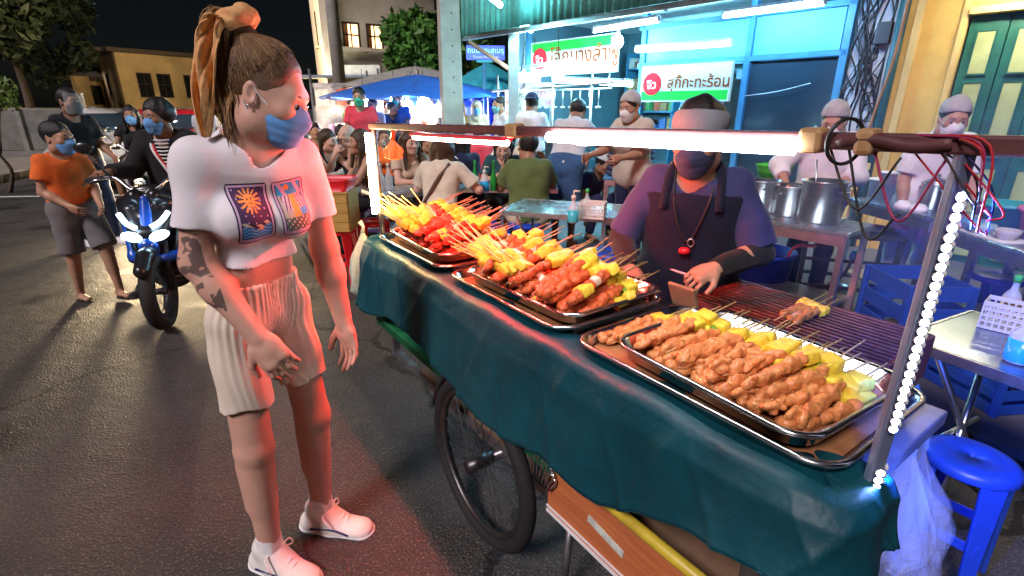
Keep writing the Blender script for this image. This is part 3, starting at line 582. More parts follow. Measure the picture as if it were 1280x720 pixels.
def tube_lamp(label, a, b, m, r=.017, group='fluorescent tube lamps'):
    a, b = Vector(a), Vector(b); t = thing('tube_lamp', label, 'lamp', (a+b)/2, 0, group); a, b = a-t.location, b-t.location; up = Vector((0,0,.045))
    obj('tube', tube([a, b], r, 10), m, t, True); obj('fitting', bar(a+up, b+up, .06, .03), FIT, t, bev=.004)
    for p, q in ((a, b), (b, a)): d = (q-p).normalized(); obj('lamp_holder', bar(p-d*.02+up*.2, p+d*.012+up*.2, .045, .05), FIT, t, bev=.004)
    return t
def W_(s, d, z): a = Vector((-.66,.75,0)).normalized(); b = Vector((-.75,-.66,0)).normalized(); return Vector((3.8,5.5,0))+a*s+b*d+Vector((0,0,z))
tube_lamp('pale tube lamp on the yellow lintel above the green doors', W_(-.55,.30,2.40), W_(-1.3,.30,2.40), lamp_mat('tube_dim', (1,.88,.62), 26))
# cable pillar
t = row('cable_pillar', 'white painted pillar covered with loose black cables beside yellow wall', 'pillar')
obj('pillar', box((-.26,.12,1.75), (.34,.24,3.5)), mat('pillar_white', (.50,.58,.66), .7, var=.15, scale=4), t, bev=.012)
rg = random.Random(5); BLK = mat('cable_black', (.012,.012,.014), .5)
for k in range(17):
    x = -.38+.28*rg.random(); z = 2.75; pts = [(x,-.02,z)]
    while z > 1.25+.5*rg.random() and len(pts) < 8: z -= .16+.16*rg.random(); x = min(-.1, max(-.42, x+rg.uniform(-.12,.12))); pts.append((x,-.025-.05*rg.random(),z))
    obj('cable', tube(curve(pts, 5), .005+.005*rg.random(), 6), BLK, t, True)
for k in range(3): c = (-.24+.05*k,-.05,2.0-.28*k); obj('cable_coil', tube([(c[0]+.07*math.cos(a*PI/8),c[1],c[2]+.09*math.sin(a*PI/8)) for a in range(17)], .007, 6), BLK, t, True)
obj('meter_box', box((-.16,-.04,2.18), (.13,.09,.2)), mat('box_dark', (.05,.06,.07), .5), t, bev=.01); obj('junction_box', box((-.3,-.05,2.62), (.24,.1,.12)), BLK, t, bev=.01)
obj('drain_pipe', tube([(-.03,-.05,.05),(-.03,-.05,3.4)], .045, 12), mat('pipe_teal', (.02,.10,.12), .4), t, True); obj('brown_pipe', tube(curve([(-.12,-.08,.1),(-.10,-.08,1.2),(-.02,-.09,1.9),(.0,-.09,2.6)], 5), .014, 8), mat('pipe_brown', (.28,.13,.06), .5), t, True)
# shop front with awning
STEEL = mat('steel_brushed', (.55,.57,.58), .34, 1, var=.12, scale=18, stretch=(1,12,1)); BLUEP = mat('frame_blue', (.05,.20,.36), .45, var=.15); INN = mat('shop_inner', (.09,.18,.24), .7, var=.2, scale=3)
t = row('noodle_shop', 'open shop front with blue frame, glass and white transom panel', 'building')
GLASS = mat('glass_dark', (.03,.05,.07), .06, var=0, spec=.8, coat=.3)
obj('back_wall', box((-2.9,3.1,1.5), (5.4,.1,3.0)), INN, t); obj('end_wall', box((-5.6,1.5,1.5), (.1,3.1,3.0)), INN, t); obj('side_wall', box((-.4,1.6,1.5), (.1,3.0,3.0)), INN, t)
obj('shop_ceiling', box((-3.0,1.5,2.95), (5.3,3.1,.1)), mat('ceil_pale', (.45,.55,.6), .7), t)
for x in (-.48,-1.50,-2.98,-5.3): obj('frame_post', box((x,-.01,1.35), (.075,.09,2.7)), BLUEP, t, bev=.006)
obj('frame_rail', box((-1.75,-.02,2.03), (2.6,.07,.06)), BLUEP, t, bev=.005); obj('frame_rail', box((-1.75,-.02,2.50), (2.6,.07,.06)), BLUEP, t, bev=.005)
obj('transom_panel', box((-1.74,.0,2.265), (2.4,.03,.40)), mat('transom_cyan', (.14,.42,.60), .45, var=.15, scale=1.5, spec=.3), t)
obj('glass_pane', box((-.99,.0,1.02), (.94,.012,1.95)), GLASS, t); obj('pane_handle', tube([(-.62,-.03,.95),(-.62,-.03,1.3)], .012, 8), STEEL, t, True)
obj('hanging_wire', tube(curve([(-1.46,-.05,1.62),(-1.1,-.06,1.66),(-.75,-.05,1.74)], 5), .004, 5), MASK_W, t)
rs = random.Random(21); GOODS = [mat('shop_goods_%d' % k, c, .5, var=.2) for k, c in enumerate(((.5,.1,.06),(.55,.45,.1),(.1,.3,.12),(.6,.6,.58),(.08,.15,.4),(.35,.2,.1)))]
for x0, lb in ((-2.0,'wall shelves with boxes behind the hot pan sign'),(-3.4,'wall shelves with jars behind the rice counter'),(-4.7,'wall shelves with bundles at the shop end wall')):
    sh = row('wall_shelf', lb, 'shelf', -x0, -2.8, 0); sh['group'] = 'shelves inside the shop'
    for z in (1.0,1.4,1.8,2.2):
        obj('shelf_board', box((0,0,z), (1.15,.34,.03)), BLUEP, sh)
        for k in range(7): w = rs.uniform(.08,.15); h = rs.uniform(.12,.3); obj('box', box((-.5+.165*k,rs.uniform(-.05,.05),z+.016+h/2), (w,.2,h)), rs.choice(GOODS), sh, bev=.006)
    for x in (-.56,.56): obj('shelf_upright', box((x,0,1.25), (.04,.3,2.5)), BLUEP, sh)
fg = row('drinks_fridge', 'tall glass fronted drinks fridge inside the shop', 'fridge', 2.75, -1.5, 0); obj('cabinet', box((0,.1,.95), (.62,.5,1.9)), mat('fridge_white', (.5,.52,.54), .4), fg, bev=.02); obj('door_glass', box((0,-.16,.95), (.54,.02,1.6)), GLASS, fg); obj('door_handle', box((.22,-.185,1.0), (.025,.03,.4)), STEEL, fg)
for k in range(9): w_ = row('hanging_ladle', 'steel ladle hanging from the rail over the rice counter', 'ladle', 3.3+.17*k, .55, 1.72); w_['group'] = 'ladles on the rail'; obj('shaft', tube([(0,0,0),(0,0,-.22)], .006, 6), STEEL, w_, True); obj('bowl', lathe([(.006,-.26),(.035,-.25),(.045,-.22),(.04,-.22),(.03,-.245)], 14), STEEL, w_, True)
rl = row('utensil_rail', 'steel rail holding ladles over the rice counter', 'rail', 3.98, .55, 1.73); obj('pipe', tube([(-.9,0,0),(.9,0,0)], .012, 8), STEEL, rl, True); obj('hanger', tube([(-.85,0,0),(-.85,0,.75)], .008, 6), STEEL, rl, True); obj('hanger', tube([(.85,0,0),(.85,0,.75)], .008, 6), STEEL, rl, True)
t = row('corrugated_awning', 'green corrugated awning with pale ribbed underside over the shop', 'awning')
def corr(u, v): x = -.45-4.85*u; return (x, -1.38*v, 2.80-.28*v+.014*math.sin(x*2*PI/.12))
def corf(u, v): x = -.45-4.85*u; return (x, -1.40+.012*math.sin(x*2*PI/.12), 2.50+.75*v)
AWN = mat('awning_green', (.09,.30,.26), .45, .2, var=.25, scale=4); AWU = mat('awning_pale', (.42,.52,.52), .45, .3, var=.15)
o = obj('roof_sheet', grid(corr, 480, 2), AWU, t, True); o.modifiers.new('s', 'SOLIDIFY').thickness = .004
o = obj('fascia_sheet', grid(corf, 480, 2), AWN, t, True); o.modifiers.new('s', 'SOLIDIFY').thickness = .004
obj('edge_beam', bar((-.42,-1.36,2.47), (-5.33,-1.36,2.47), .05, .06), STEEL, t, bev=.004)
for x in (-.6,-1.8,-3.0,-4.2,-5.2): obj('rafter', bar((x,-1.36,2.455), (x,0,2.73), .04, .05), AWU, t)
obj('bracket', bar((-5.3,-1.3,2.44), (-5.3,-.02,1.9), .05, .05), mat('rust', (.25,.12,.07), .8), t)
tube_lamp('bright tube lamp under the awning beside the cable pillar', W_(.55,.62,2.43), W_(1.55,.62,2.43), TUBE_W, .024)
tube_lamp('tube lamp under the awning above the green rice sign', W_(2.15,.95,2.42), W_(3.1,.95,2.40), TUBE_W, .022)
tube_lamp('tube lamp across the shop front above the hot pan sign', W_(1.6,.30,2.18), W_(2.9,.30,2.20), lamp_mat('tube_front', (.3,.85,1), 7), .026)
tube_lamp('tube lamp inside the shop behind the wash stand', W_(3.0,-1.6,2.3), W_(4.0,-1.6,2.3), TUBE_C, .02)
# shop signs
REDD = mat('sign_red', (.72,.02,.03), .85, var=.05, spec=.05); BRN = mat('sign_brown', (.30,.06,.02), .85, var=.1, spec=.05); SWHITE = mat('sign_white', (.58,.62,.52), .85, var=.05, spec=.05, emit=(.75,.9,.8), es=.02); SGREEN = mat('sign_green', (.03,.48,.06), .85, var=.08, spec=.05, emit=(.02,.5,.05), es=.03)
def shop_sign(label, s, d, z, w, h, green_top, main, size, xt, rt=(0,0)):
    t = row('shop_sign', label, 'sign', s, d, z); t.rotation_euler = (rt[0], 0, WA+rt[1]); obj('board', box((0,0,0), (w,.05,h)), SWHITE, t, bev=.006)
    g = h*.28; obj('green_band', box((0,-.0275,(h-g)/2*(1 if green_top else -1)), (w-.004,.006,g-.004)), SGREEN, t)
    obj('frame_edge', box((0,.0,h/2+.008), (w+.03,.06,.016))+box((0,0,-h/2-.008), (w+.03,.06,.016))+box((-w/2-.008,0,0), (.016,.06,h))+box((w/2+.008,0,0), (.016,.06,h)), SWHITE, t)
    r = h*.34; x = -w/2+r*1.15; disc = tf(lathe([(0,0),(r,0),(r,.008)], 28), Matrix.Rotation(PI/2, 4, 'X')); dd = obj('red_disc', disc, REDD, t); dd.location = (x,-.031,0)
    text('lettering', 'จิว', MASK_W, h*.36, t, (x,-.0415,-.015), bold=.001); text('lettering', main, BRN, size, t, (xt,-.034,.0), bold=.003)
    return t
shop_sign('white and green shop sign with red disc, hot pan lettering, over doorway', 2.27, .10, 1.785, 1.25, .42, False, 'สุกี้กะทะร้อน', .185, .21)
shop_sign('white and green shop sign with red disc, rice porridge lettering, hung under awning end', 4.15, .2, 2.21, 1.70, .47, True, 'โจ๊กบางลำพู', .29, .24)
# --- street lamp far behind
def lamp_post(label, p, hgt):
    t = thing('street_lamp', label, 'street lamp', (p.x, p.y, 0)); obj('pole', tube([(.35,0,0),(.35,0,hgt*.9),(.25,0,hgt+.1),(0,0,hgt+.14)], .07, 8), STEEL, t, True)
    obj('lamp_head', ball((-.1,0,hgt+.1), (.32,.16,.07), 12, 8), STEEL, t, True); obj('lamp_glass', ball((-.12,-.03,hgt), (.2,.14,.11), 12, 8), lamp_mat('street_glow', (1,.82,.5), 45), t, True); ld = bpy.data.lights.new('lamp_light', 'SPOT'); ld.energy = 13000; ld.spot_size = R(95); ld.spot_blend = .6; ld.color = (1,.76,.44); ld.shadow_soft_size = .2; lo = bpy.data.objects.new('lamp_light', ld); COL.objects.link(lo); lo.parent = t; lo.location = (-.12,-.1,hgt-.25); l2 = bpy.data.lights.new('lamp_spill', 'POINT'); l2.energy = 600; l2.color = ld.color; l2.shadow_soft_size = .2; o2 = bpy.data.objects.new('lamp_spill', l2); COL.objects.link(o2); o2.parent = t; o2.location = (-.12,-.1,hgt-.3); lo.rotation_euler = Vector((.93,-.05,-.30)).to_track_quat('-Z', 'Y').to_euler()
p = at(289,30,26); lamp_post('street lamp with glowing head far down the dark street', p, p.z)
# --- house with lit windows
def facade(t, A, B, z0, z1, wins, wallm, depth=.3, dark=None):
    """one wall from A to B with real window openings: wins (u0,u1,z0,z1,lit)"""
    A, B = Vector((*A,0)), Vector((*B,0)); L = (B-A).length; d = (B-A).normalized(); n = Vector((d.y,-d.x,0)); mt = Matrix((d, -n, Vector((0,0,1)))).transposed()
    def pt(u, y, z): return A+d*u+(-n)*y+Vector((0,0,z))
    us = sorted(set([0, L]+[w[0] for w in wins]+[w[1] for w in wins])); zs = sorted(set([z0, z1]+[w[2] for w in wins]+[w[3] for w in wins])); G = []
    for i in range(len(us)-1):
        for j in range(len(zs)-1):
            cu, cz = (us[i]+us[i+1])/2, (zs[j]+zs[j+1])/2
            if any(w[0] < cu < w[1] and w[2] < cz < w[3] for w in wins): continue
            G += box(pt(cu, depth/2, cz), (us[i+1]-us[i], depth, zs[j+1]-zs[j]), mt)
    obj('wall', G, wallm, t)
    for u0, u1, a, b, lit in wins:
        c = (u0+u1)/2; w = u1-u0; hh = b-a; f = box(pt(c,.06,a+.04), (w,.1,.08), mt)+box(pt(c,.06,b-.04), (w,.1,.08), mt)+box(pt(u0+.04,.06,(a+b)/2), (.08,.1,hh), mt)+box(pt(u1-.04,.06,(a+b)/2), (.08,.1,hh), mt)
        wd = obj('window', f, mat('window_frame_dark', (.03,.025,.02), .6), t); obj('glazing_bar', box(pt(c,.07,(a+b)/2), (.05,.05,hh-.1), mt)+box(pt(c,.075,a+hh*.55), (w-.1,.05,.06), mt), MATS['window_frame_dark'], wd)
        obj('pane', box(pt(c,.12,(a+b)/2), (w-.1,.02,hh-.1), mt), lamp_mat('window_lit', (1,.52,.22), .75) if lit else mat('window_dark', (.02,.02,.022), .15, spec=.7), wd)
        obj('sill', box(pt(c,-.06,a-.06), (w+.2,.16,.1), mt), wallm, wd)
        if lit: obj('curtain', box(pt(c-w*.28,.10,(a+b)/2), (w*.25,.01,hh-.14), mt), mat('curtain_orange', (.5,.2,.08), .8), wd)
PLAS = mat('plaster_grey', (.52,.46,.36), .85, var=.2, scale=.7); PLY = mat('plaster_ochre', (.66,.50,.26), .85, var=.25, scale=.5)
t = thing('corner_house', 'old plastered corner house with lit upper windows behind the market', 'building', (0,0,0))
Ac, Bc = at(413,60,26), at(545,60,29); W2 = lambda px: None
def uof(px, A, B):
    d = ray(px, 48); k = d[0]/d[1]; A2, B2 = Vector((A.x,A.y)), Vector((B.x,B.y)); D = B2-A2; return (k*A2.y-A2.x)/(D.x-k*D.y)*D.length
wz = (at(469,64,27).z, at(469,29,27).z)
facade(t, (Ac.x,Ac.y), (Bc.x,Bc.y), 0, 8.2, [(uof(c, Ac, Bc)-.42, uof(c, Ac, Bc)+.42, wz[0], wz[1], True) for c in (440,469,508)], PLAS)
facade(t, (Ac.x-3.2,Ac.y+7), (Ac.x,Ac.y), 0, 8.2, [(2.0,2.8,4.6,6.3,False),(4.9,5.7,4.6,6.3,False),(6.5,7.1,4.6,6.3,False)], PLAS)
obj('roof', [([(Ac.x-3.9,Ac.y+7,8.2),(Ac.x-.3,Ac.y-.8,8.2),(Bc.x+.5,Bc.y-.8,8.2),(Bc.x,Bc.y+8,8.2),(Ac.x-.2,Ac.y+5,10.6),(Bc.x-1,Bc.y+4,10.6)],[(0,1,4),(1,2,5,4),(2,3,5),(3,0,4,5),(0,3,2,1)])], mat('roof_brown', (.12,.08,.06), .8), t)
obj('cornice', bar((Ac.x-.1,Ac.y-.2,8.0), (Bc.x,Bc.y-.2,8.0), .4, .25), PLAS, t); obj('string_course', bar((Ac.x-.1,Ac.y-.12,4.05), (Bc.x,Bc.y-.12,4.05), .3, .16), PLAS, t)
obj('corner_pier', box((Ac.x,Ac.y,4.1), (.5,.5,8.2)), PLAS, t); obj('canopy', box((Ac.x+2,Ac.y-.6,at(460,97,26).z), (8.5,1.4,.1)), mat('canopy_blue', (.30,.38,.48), .6), t)
obj('air_conditioner', box(at(450,88,26.2), (2.0,.5,.45)), mat('ac_white', (.5,.5,.48), .5), t, bev=.03)
# --- low ochre building down the street
t = thing('ochre_building', 'low ochre building with paired small windows across the dark street', 'building', (0,0,0)); A, B = at(150,100,38), at(300,100,46)
ws = []; L = math.hypot(B.x-A.x, B.y-A.y)
for k in range(5):
    for j in (0, 1): u = 1.1+3.3*k+1.35*j; ws.append((u, u+1.0, 2.1, 3.75, False))
facade(t, (A.x,A.y), (B.x,B.y), -.2, 5.0, [w for w in ws if w[1] < L-.3], PLY); facade(t, (A.x-5,A.y+5), (A.x,A.y), -.2, 5.0, [(2,3.2,2.2,3.8,False)], PLY)
obj('roof', bar((A.x-.4,A.y-.5,5.1), (B.x+.4,B.y-.5,5.1), 1.4, .25)+bar((A.x-5.5,A.y+4.6,5.1), (A.x-.4,A.y-.4,5.1), 1.2, .25), mat('roof_dark', (.10,.08,.06), .8), t)
obj('awning', bar((A.x-7,A.y-2.6,1.35), (B.x,B.y-2.6,1.35), 2.2, .12), mat('awn_grey', (.30,.28,.25), .7), t)
t = thing('shade_house', 'dim house with sloping roof beside the ochre building', 'building', (0,0,0)); A, B = at(96,110,40), at(150,110,44)
facade(t, (A.x,A.y), (B.x,B.y), -.2, 3.6, [(1.2,2.2,1.6,3.0,False),(4,5,1.6,3.0,False)], PLY); obj('roof', [([(A.x-.6,A.y-.6,3.6),(B.x+.6,B.y-.6,3.6),(B.x,B.y+5,5.6),(A.x,A.y+5,5.6),(A.x-.6,A.y-.6,3.3),(B.x+.6,B.y-.6,3.3)],[(0,1,2,3),(4,5,1,0)])], MATS['roof_dark'], t)
# --- garden wall with panels on the left pavement
t = thing('concrete_fence', 'stained grey concrete panel fence along the pavement beneath the dark trees', 'fence', (0,0,0)); FW = mat('fence_concrete', (.28,.28,.25), .9, c2=(.16,.16,.14), scale=2, bump=.4, bscale=20)
for k in range(6):
    a = Vector((-23.5+1.95*k,14.8+.62*k,0)); b = a+Vector((1.9,.6,0)); obj('fence_panel', bar(a+Vector((0,0,.78)), b+Vector((0,0,.78)), .08, 1.26), FW, t, bev=.02); obj('fence_post', bar(b+Vector((.02,0,.1)), b+Vector((.02,0,1.5)), .16), FW, t, bev=.02)
# --- trees
def tree(label, p, hgt, cr, n, leafm, ls, crown_c, seed, name='tree', trunk=.16):
    rg = np.random.default_rng(seed); t = thing(name, label, 'tree', (p[0], p[1], 0)); bark = mat('bark', (.09,.065,.045), .9, bump=.8, bscale=20); G = []
    c0 = Vector(crown_c); G += tube(curve([(0,0,0),(.1,.05,hgt*.25),(c0.x*.5,c0.y*.5,hgt*.5),tuple(c0)], 4), [trunk*(1-.06*i) for i in range(13)], 8)
    cl = []
    for k in range(26):
        a = rg.uniform(0, 2*PI); e = rg.uniform(-.7, 1); r = rg.uniform(.35, 1); q = c0+Vector((math.cos(a)*cr[0]*r, math.sin(a)*cr[1]*r, e*cr[2]*rg.uniform(.5,1))); cl.append((q, rg.uniform(.2,.42)))
        if k < 12: G += tube(curve([(c0.x*.4,c0.y*.4,hgt*.45), tuple((q+c0)/2-Vector((0,0,.2))), tuple(q)], 3), [.07,.06,.05,.04,.03,.02,.015], 5)
    obj('trunk', G, bark, t, True); ci = rg.integers(0, len(cl), n); C = np.array([tuple(c[0]) for c in cl])[ci]; rr = np.array([c[1] for c in cl])[ci]*np.mean(cr)
    d = rg.normal(size=(n,3)); d /= np.linalg.norm(d, axis=1)[:, None]; P = C+d*(rr*rg.uniform(.3,1,n)**.5)[:, None]
    u = rg.normal(size=(n,3)); u /= np.linalg.norm(u, axis=1)[:, None]; w = np.cross(u, rg.normal(size=(n,3))); w /= np.linalg.norm(w, axis=1)[:, None]; s = rg.uniform(.6,1.3,n)[:, None]*ls
    V = np.stack([P-u*s, P+w*s*.38, P+u*s, P-w*s*.38], 1).reshape(-1, 3); F = np.arange(4*n).reshape(-1, 4)
    o = link('crown', npmesh(V, F, leafm), t); return t
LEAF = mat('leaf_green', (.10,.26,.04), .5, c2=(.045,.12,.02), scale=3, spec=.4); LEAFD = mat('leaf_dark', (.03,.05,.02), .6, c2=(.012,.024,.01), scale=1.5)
q = at(553,55,14); tree('bright green leafy tree behind the concrete pole', (q.x,q.y), 5, (1.25,1.1,1.9), 6000, LEAF, .13, (.0,0,q.z+.1), 3); q = at(592,70,15); tree('small yellow green tree behind the blue street sign', (q.x,q.y), 4, (.9,.9,1.1), 2200, mat('leaf_lime', (.14,.20,.03), .5, c2=(.05,.10,.015), scale=3), .11, (0,0,q.z-.3), 4)
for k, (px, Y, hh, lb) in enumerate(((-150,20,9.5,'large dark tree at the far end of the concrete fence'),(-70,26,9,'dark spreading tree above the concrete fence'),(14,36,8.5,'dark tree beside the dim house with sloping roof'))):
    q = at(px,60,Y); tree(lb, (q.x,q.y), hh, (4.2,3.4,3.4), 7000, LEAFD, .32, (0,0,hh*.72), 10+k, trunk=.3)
q = at(2,118,9.5); tree('leafy bush lit yellow green in front of the concrete fence', (q.x-.4,q.y), 1.6, (.5,.4,.45), 700, MATS['leaf_lime'], .07, (0,0,q.z), 21, 'bush', .04)
# ------------------------------------------------------------------ skewer cart: local x runs along the cart (0 at near end), y = -depth towards the vendor
CA = Vector((.516,.6965,0)); CE = Vector((-.5752,.8180,0)); CN = Vector((.8180,.5752,0)); CR = math.atan2(.8180,-.5752)
def CW(s, t, z): return CA+CE*s+CN*t+Vector((0,0,z))
def on_cart(name, label, cat, s=0, t=0, z=0, rz=0, group=None): return thing(name, label, cat, CW(s,t,z), CR+rz, group)
WOODO = mat('panel_orange', (.62,.19,.06), .6, c2=(.44,.12,.04), scale=4, stretch=(1,6,14), bump=.3, bscale=30); CARTM = mat('cart_metal', (.30,.30,.31), .4, .9, var=.3, scale=9)
GBEAM = mat('beam_green', (.015,.16,.06), .45, var=.3, scale=9); YPIPE = mat('pipe_yellow', (.72,.55,.04), .4, c2=(.45,.33,.03), scale=12); RUB = mat('rubber', (.015,.015,.016), .75, bump=.4, bscale=90); CHR = mat('chrome', (.6,.6,.62), .22, 1, var=.2, scale=20)
t = on_cart('food_cart', 'three wheeled skewer cart with orange side board, green rail and spoked wheel', 'cart')
obj('deck', box((1.02,-.24,.873), (2.12,.47,.034)), CARTM, t, bev=.004); obj('end_board', box((2.05,-.25,.70), (.03,.44,.30)), WOODO, t, bev=.004)
obj('side_board', box((.30,.012,.435), (.76,.022,.19)), WOODO, t, bev=.004); obj('side_trim', box((.30,.0245,.350), (.76,.004,.010)), MASK_W, t); obj('side_trim', box((.30,.0245,.368), (.76,.004,.006)), MASK_W, t)
obj('sticker', box((.44,.025,.445), (.13,.003,.022), Matrix.Rotation(R(-8), 3, 'Y')), mat('sticker_pale', (.55,.60,.52), .5, var=.3, scale=30), t)
obj('side_pipe', tube([(-.15,.03,.562),(.50,.026,.552),(.62,.0,.545)], .015, 10), YPIPE, t, True)
obj('rail', box((1.33,.012,.515), (1.36,.04,.05)), GBEAM, t, bev=.008); obj('rail_groove', box((1.33,.034,.520), (1.34,.006,.010))+box((1.33,.034,.504), (1.34,.006,.008)), mat('beam_green_dark', (.008,.08,.03), .5), t)
sp = []
for k in range(7): a = R(200-24*k); sp += tube(curve([(.665+.01*k,.03,.50), (.665+.035*math.cos(a)+.008*k,.034,.50+.045*math.sin(a)), (.66+.012*k,.036,.44)], 4), .0045, 5)
obj('spring_ornament', sp, CHR, t, True)
for s_, y in ((.1,-.05),(.1,-.42),(.62,-.05),(.62,-.42),(1.5,-.42),(2.0,-.05),(2.0,-.42)): obj('frame_post', bar((s_,y,.30), (s_,y,.86), .035), CARTM, t, bev=.003)
obj('frame_beam', bar((.05,-.05,.32), (2.02,-.05,.32), .03)+bar((.05,-.42,.32), (2.02,-.42,.32), .03)+bar((.1,-.05,.32), (.1,-.42,.32), .03), CARTM, t)
obj('lower_shelf', box((.9,-.24,.345), (1.6,.38,.018)), mat('shelf_wood', (.16,.10,.06), .8), t); obj('storage_box', box((.38,-.25,.50), (.5,.34,.28)), mat('box_brown', (.20,.12,.07), .8, var=.3), t, bev=.01)
def wheel(par, x, y, z, rad, ax='y', nsp=28, tyre_r=.026, rimm=CHR):
    w = link('wheel', None, par, (x,y,z)); ring = lambda r, q, n=48: tube([(r*math.cos(2*PI*k/n), 0, r*math.sin(2*PI*k/n)) for k in range(n+1)], q, 10, False)
    obj('tyre', ring(rad-tyre_r, tyre_r), RUB, w, True); obj('rim', ring(rad-2*tyre_r, tyre_r*.55), rimm, w, True); G = []
    for k in range(nsp):
        a = 2*PI*k/nsp; b = a+(.5 if k % 2 else -.5); G += tube([(.03*math.cos(b), .025*(1 if k % 4 < 2 else -1), .03*math.sin(b)), ((rad-2*tyre_r)*math.cos(a), 0, (rad-2*tyre_r)*math.sin(a))], .0016, 5, False)
    obj('spoke', G, rimm, w); obj('hub', tube([(0,-.05,0),(0,.05,0)], .024, 12), rimm, w, True); return w
wheel(t, 1.02, .055, .315, .315, rimm=mat('rim_dark', (.10,.10,.10), .4, .9)); wheel(t, 1.02, -.52, .315, .315, rimm=MATS['rim_dark']); obj('axle', tube([(1.02,.06,.315),(1.02,-.53,.315)], .014, 8), CARTM, t, True)
obj('mudguard', tube([(1.02+.335*math.cos(a), .055, .315+.335*math.sin(a)) for a in [R(12+8*k) for k in range(16)]], .014, 6), RUB, t, True)
obj('parking_leg', tube([(.06,-.24,.32),(.0,-.24,.0)], .018, 8), CARTM, t, True); obj('parking_leg', tube([(.62,-.02,.30),(.64,-.02,.0)], .012, 8), CARTM, t, True)
# green tarpaulin skirt over the deck edge
path = [(2.13,-.50),(2.13,-.40),(2.13,-.30),(2.13,-.18),(2.125,-.05),(2.11,.0),(2.07,.025)]+[(2.0-.1*k,.03) for k in range(20)]+[(.03,.028),(-.02,.012),(-.045,-.025),(-.05,-.08),(-.05,-.13)]
pv = curve([(x,y,0) for x, y in path], 8)
def skirt(u, v):
    f = u*(len(pv)-1); i = min(int(f), len(pv)-2); p = pv[i].lerp(pv[i+1], f-i); d = (pv[min(i+3, len(pv)-1)]-pv[max(i-3, 0)]).normalized(); nn = Vector((-d.y, d.x, 0))
    if nn.dot(Vector((p.x-1, p.y+.25, 0))) < 0: nn = -nn
    s = p.x; bot = .585+.02*math.sin(s*5.3)+.0*s+.05*math.exp(-((s-1.7)/.25)**2)+.008*math.sin(s*13)
    near = math.exp(-((u-.965)/.035)**2); bot += .42*max(0, .42-s)*(1 if p.y > -.3 else 0)
    top = .898+.004*math.sin(u*60)
    if v < .12: k = v/.12; q = p-nn*.10*(1-k); return (q.x, q.y, top+.006*(1-(1-k)**2)-.004*k)
    k = (v-.12)/.88; kk = 1-(1-k)**1.3
    cr = 1-abs(math.sin(u*23+1.1*k+.7*math.sin(u*9)));  cr2 = 1-abs(math.sin(u*41-1.7*k+2)); fold = .012*cr**6*k**.5+.007*cr2**8*k**.6+(.009*math.sin(u*37+1.2*math.sin(u*17)+.8*k)+.004*math.sin(u*83+1.3*math.sin(u*31))+.010*math.sin(u*19+3))*k**.8
    out = .008+.02*min(1, k*4)+.03*k*k+fold-.02*near*k; q = p+nn*out
    return (q.x, q.y, top+(bot-top)*k+.004*math.sin(u*41)*k)
TARP = mat('tarp_green', (.002,.068,.088), .5, c2=(.0015,.040,.055), scale=5, bump=.8, bscale=11, spec=.4)
c = on_cart('tarpaulin_skirt', 'dark green tarpaulin skirt draped over the edge of the cart', 'tarpaulin'); o = obj('cloth', grid(skirt, 420, 34), TARP, c, True); o.modifiers.new('s', 'SOLIDIFY').thickness = .0025
obj('hem', tube([skirt(k/200, 1) for k in range(201)], .003, 5), TARP, c, True)
# steel trays
def rrect(w, l, r, n=6):
    P = []
    for cx, cy, a0 in ((w/2-r, l/2-r, 0), (-w/2+r, l/2-r, 90), (-w/2+r, -l/2+r, 180), (w/2-r, -l/2+r, 270)):
        for k in range(n+1): a = R(a0+90*k/n); P.append((cx+r*math.cos(a), cy+r*math.sin(a)))
    return P
def tray(label, s, t_, z, w, l, h, rz=0, m=None, tilt=0):
    t = on_cart('steel_tray', label, 'tray', s, t_, z, rz, 'steel trays on the cart'); t.rotation_euler[0] = tilt
    loops = [(rrect(w-.07, l-.07, .05), .004), (rrect(w-.05, l-.05, .055), .010), (rrect(w-.03, l-.03, .06), h-.004), (rrect(w-.022, l-.022, .06), h), (rrect(w-.004, l-.004, .066), h), (rrect(w, l, .068), h-.004), (rrect(w-.002, l-.002, .067), h-.009), (rrect(w-.02, l-.02, .06), h-.008), (rrect(w-.04, l-.04, .055), .004), (rrect(w-.065, l-.065, .05), 0)]
    V, F = [], []; n = len(loops[0][0])
    for P, zz in loops: V += [(x,y,zz) for x, y in P]
    for i in range(len(loops)-1): F += [(i*n+k, i*n+(k+1) % n, (i+1)*n+(k+1) % n, (i+1)*n+k) for k in range(n)]
    F += [tuple(range(n)), tuple((len(loops)-1)*n+k for k in range(n))[::-1]]
    obj('tray_body', [(V, F)], m or mat('tray_steel', (.72,.71,.69), .2, 1, var=.12, scale=14), t, True)
    obj('marinade', prism(rrect(w-.062, l-.062, .05), .0045, .0075), mat('marinade', (.30,.12,.05), .12, c2=(.42,.20,.09), scale=18, spec=.6), t); return t
tray('large steel tray at the grill end of the cart', .31, .225, .897, .655, .45, .036)
tray('inner steel tray of pale chicken skewers set in the large tray at the grill end', .27, .225, .920, .50, .415, .042, R(-3))
tray('large steel tray in the middle of the cart', 1.00, .23, .897, .64, .46, .036)
tray('inner steel tray of orange meat skewers set in the middle tray', .97, .24, .922, .57, .42, .040, R(2))
tray('large steel tray at the warm lamp end of the cart', 1.70, .24, .897, .66, .47, .036)
tray('inner steel tray of red-lit skewers set in the tray by the warm lamp', 1.71, .25, .922, .58, .42, .040, R(-2))
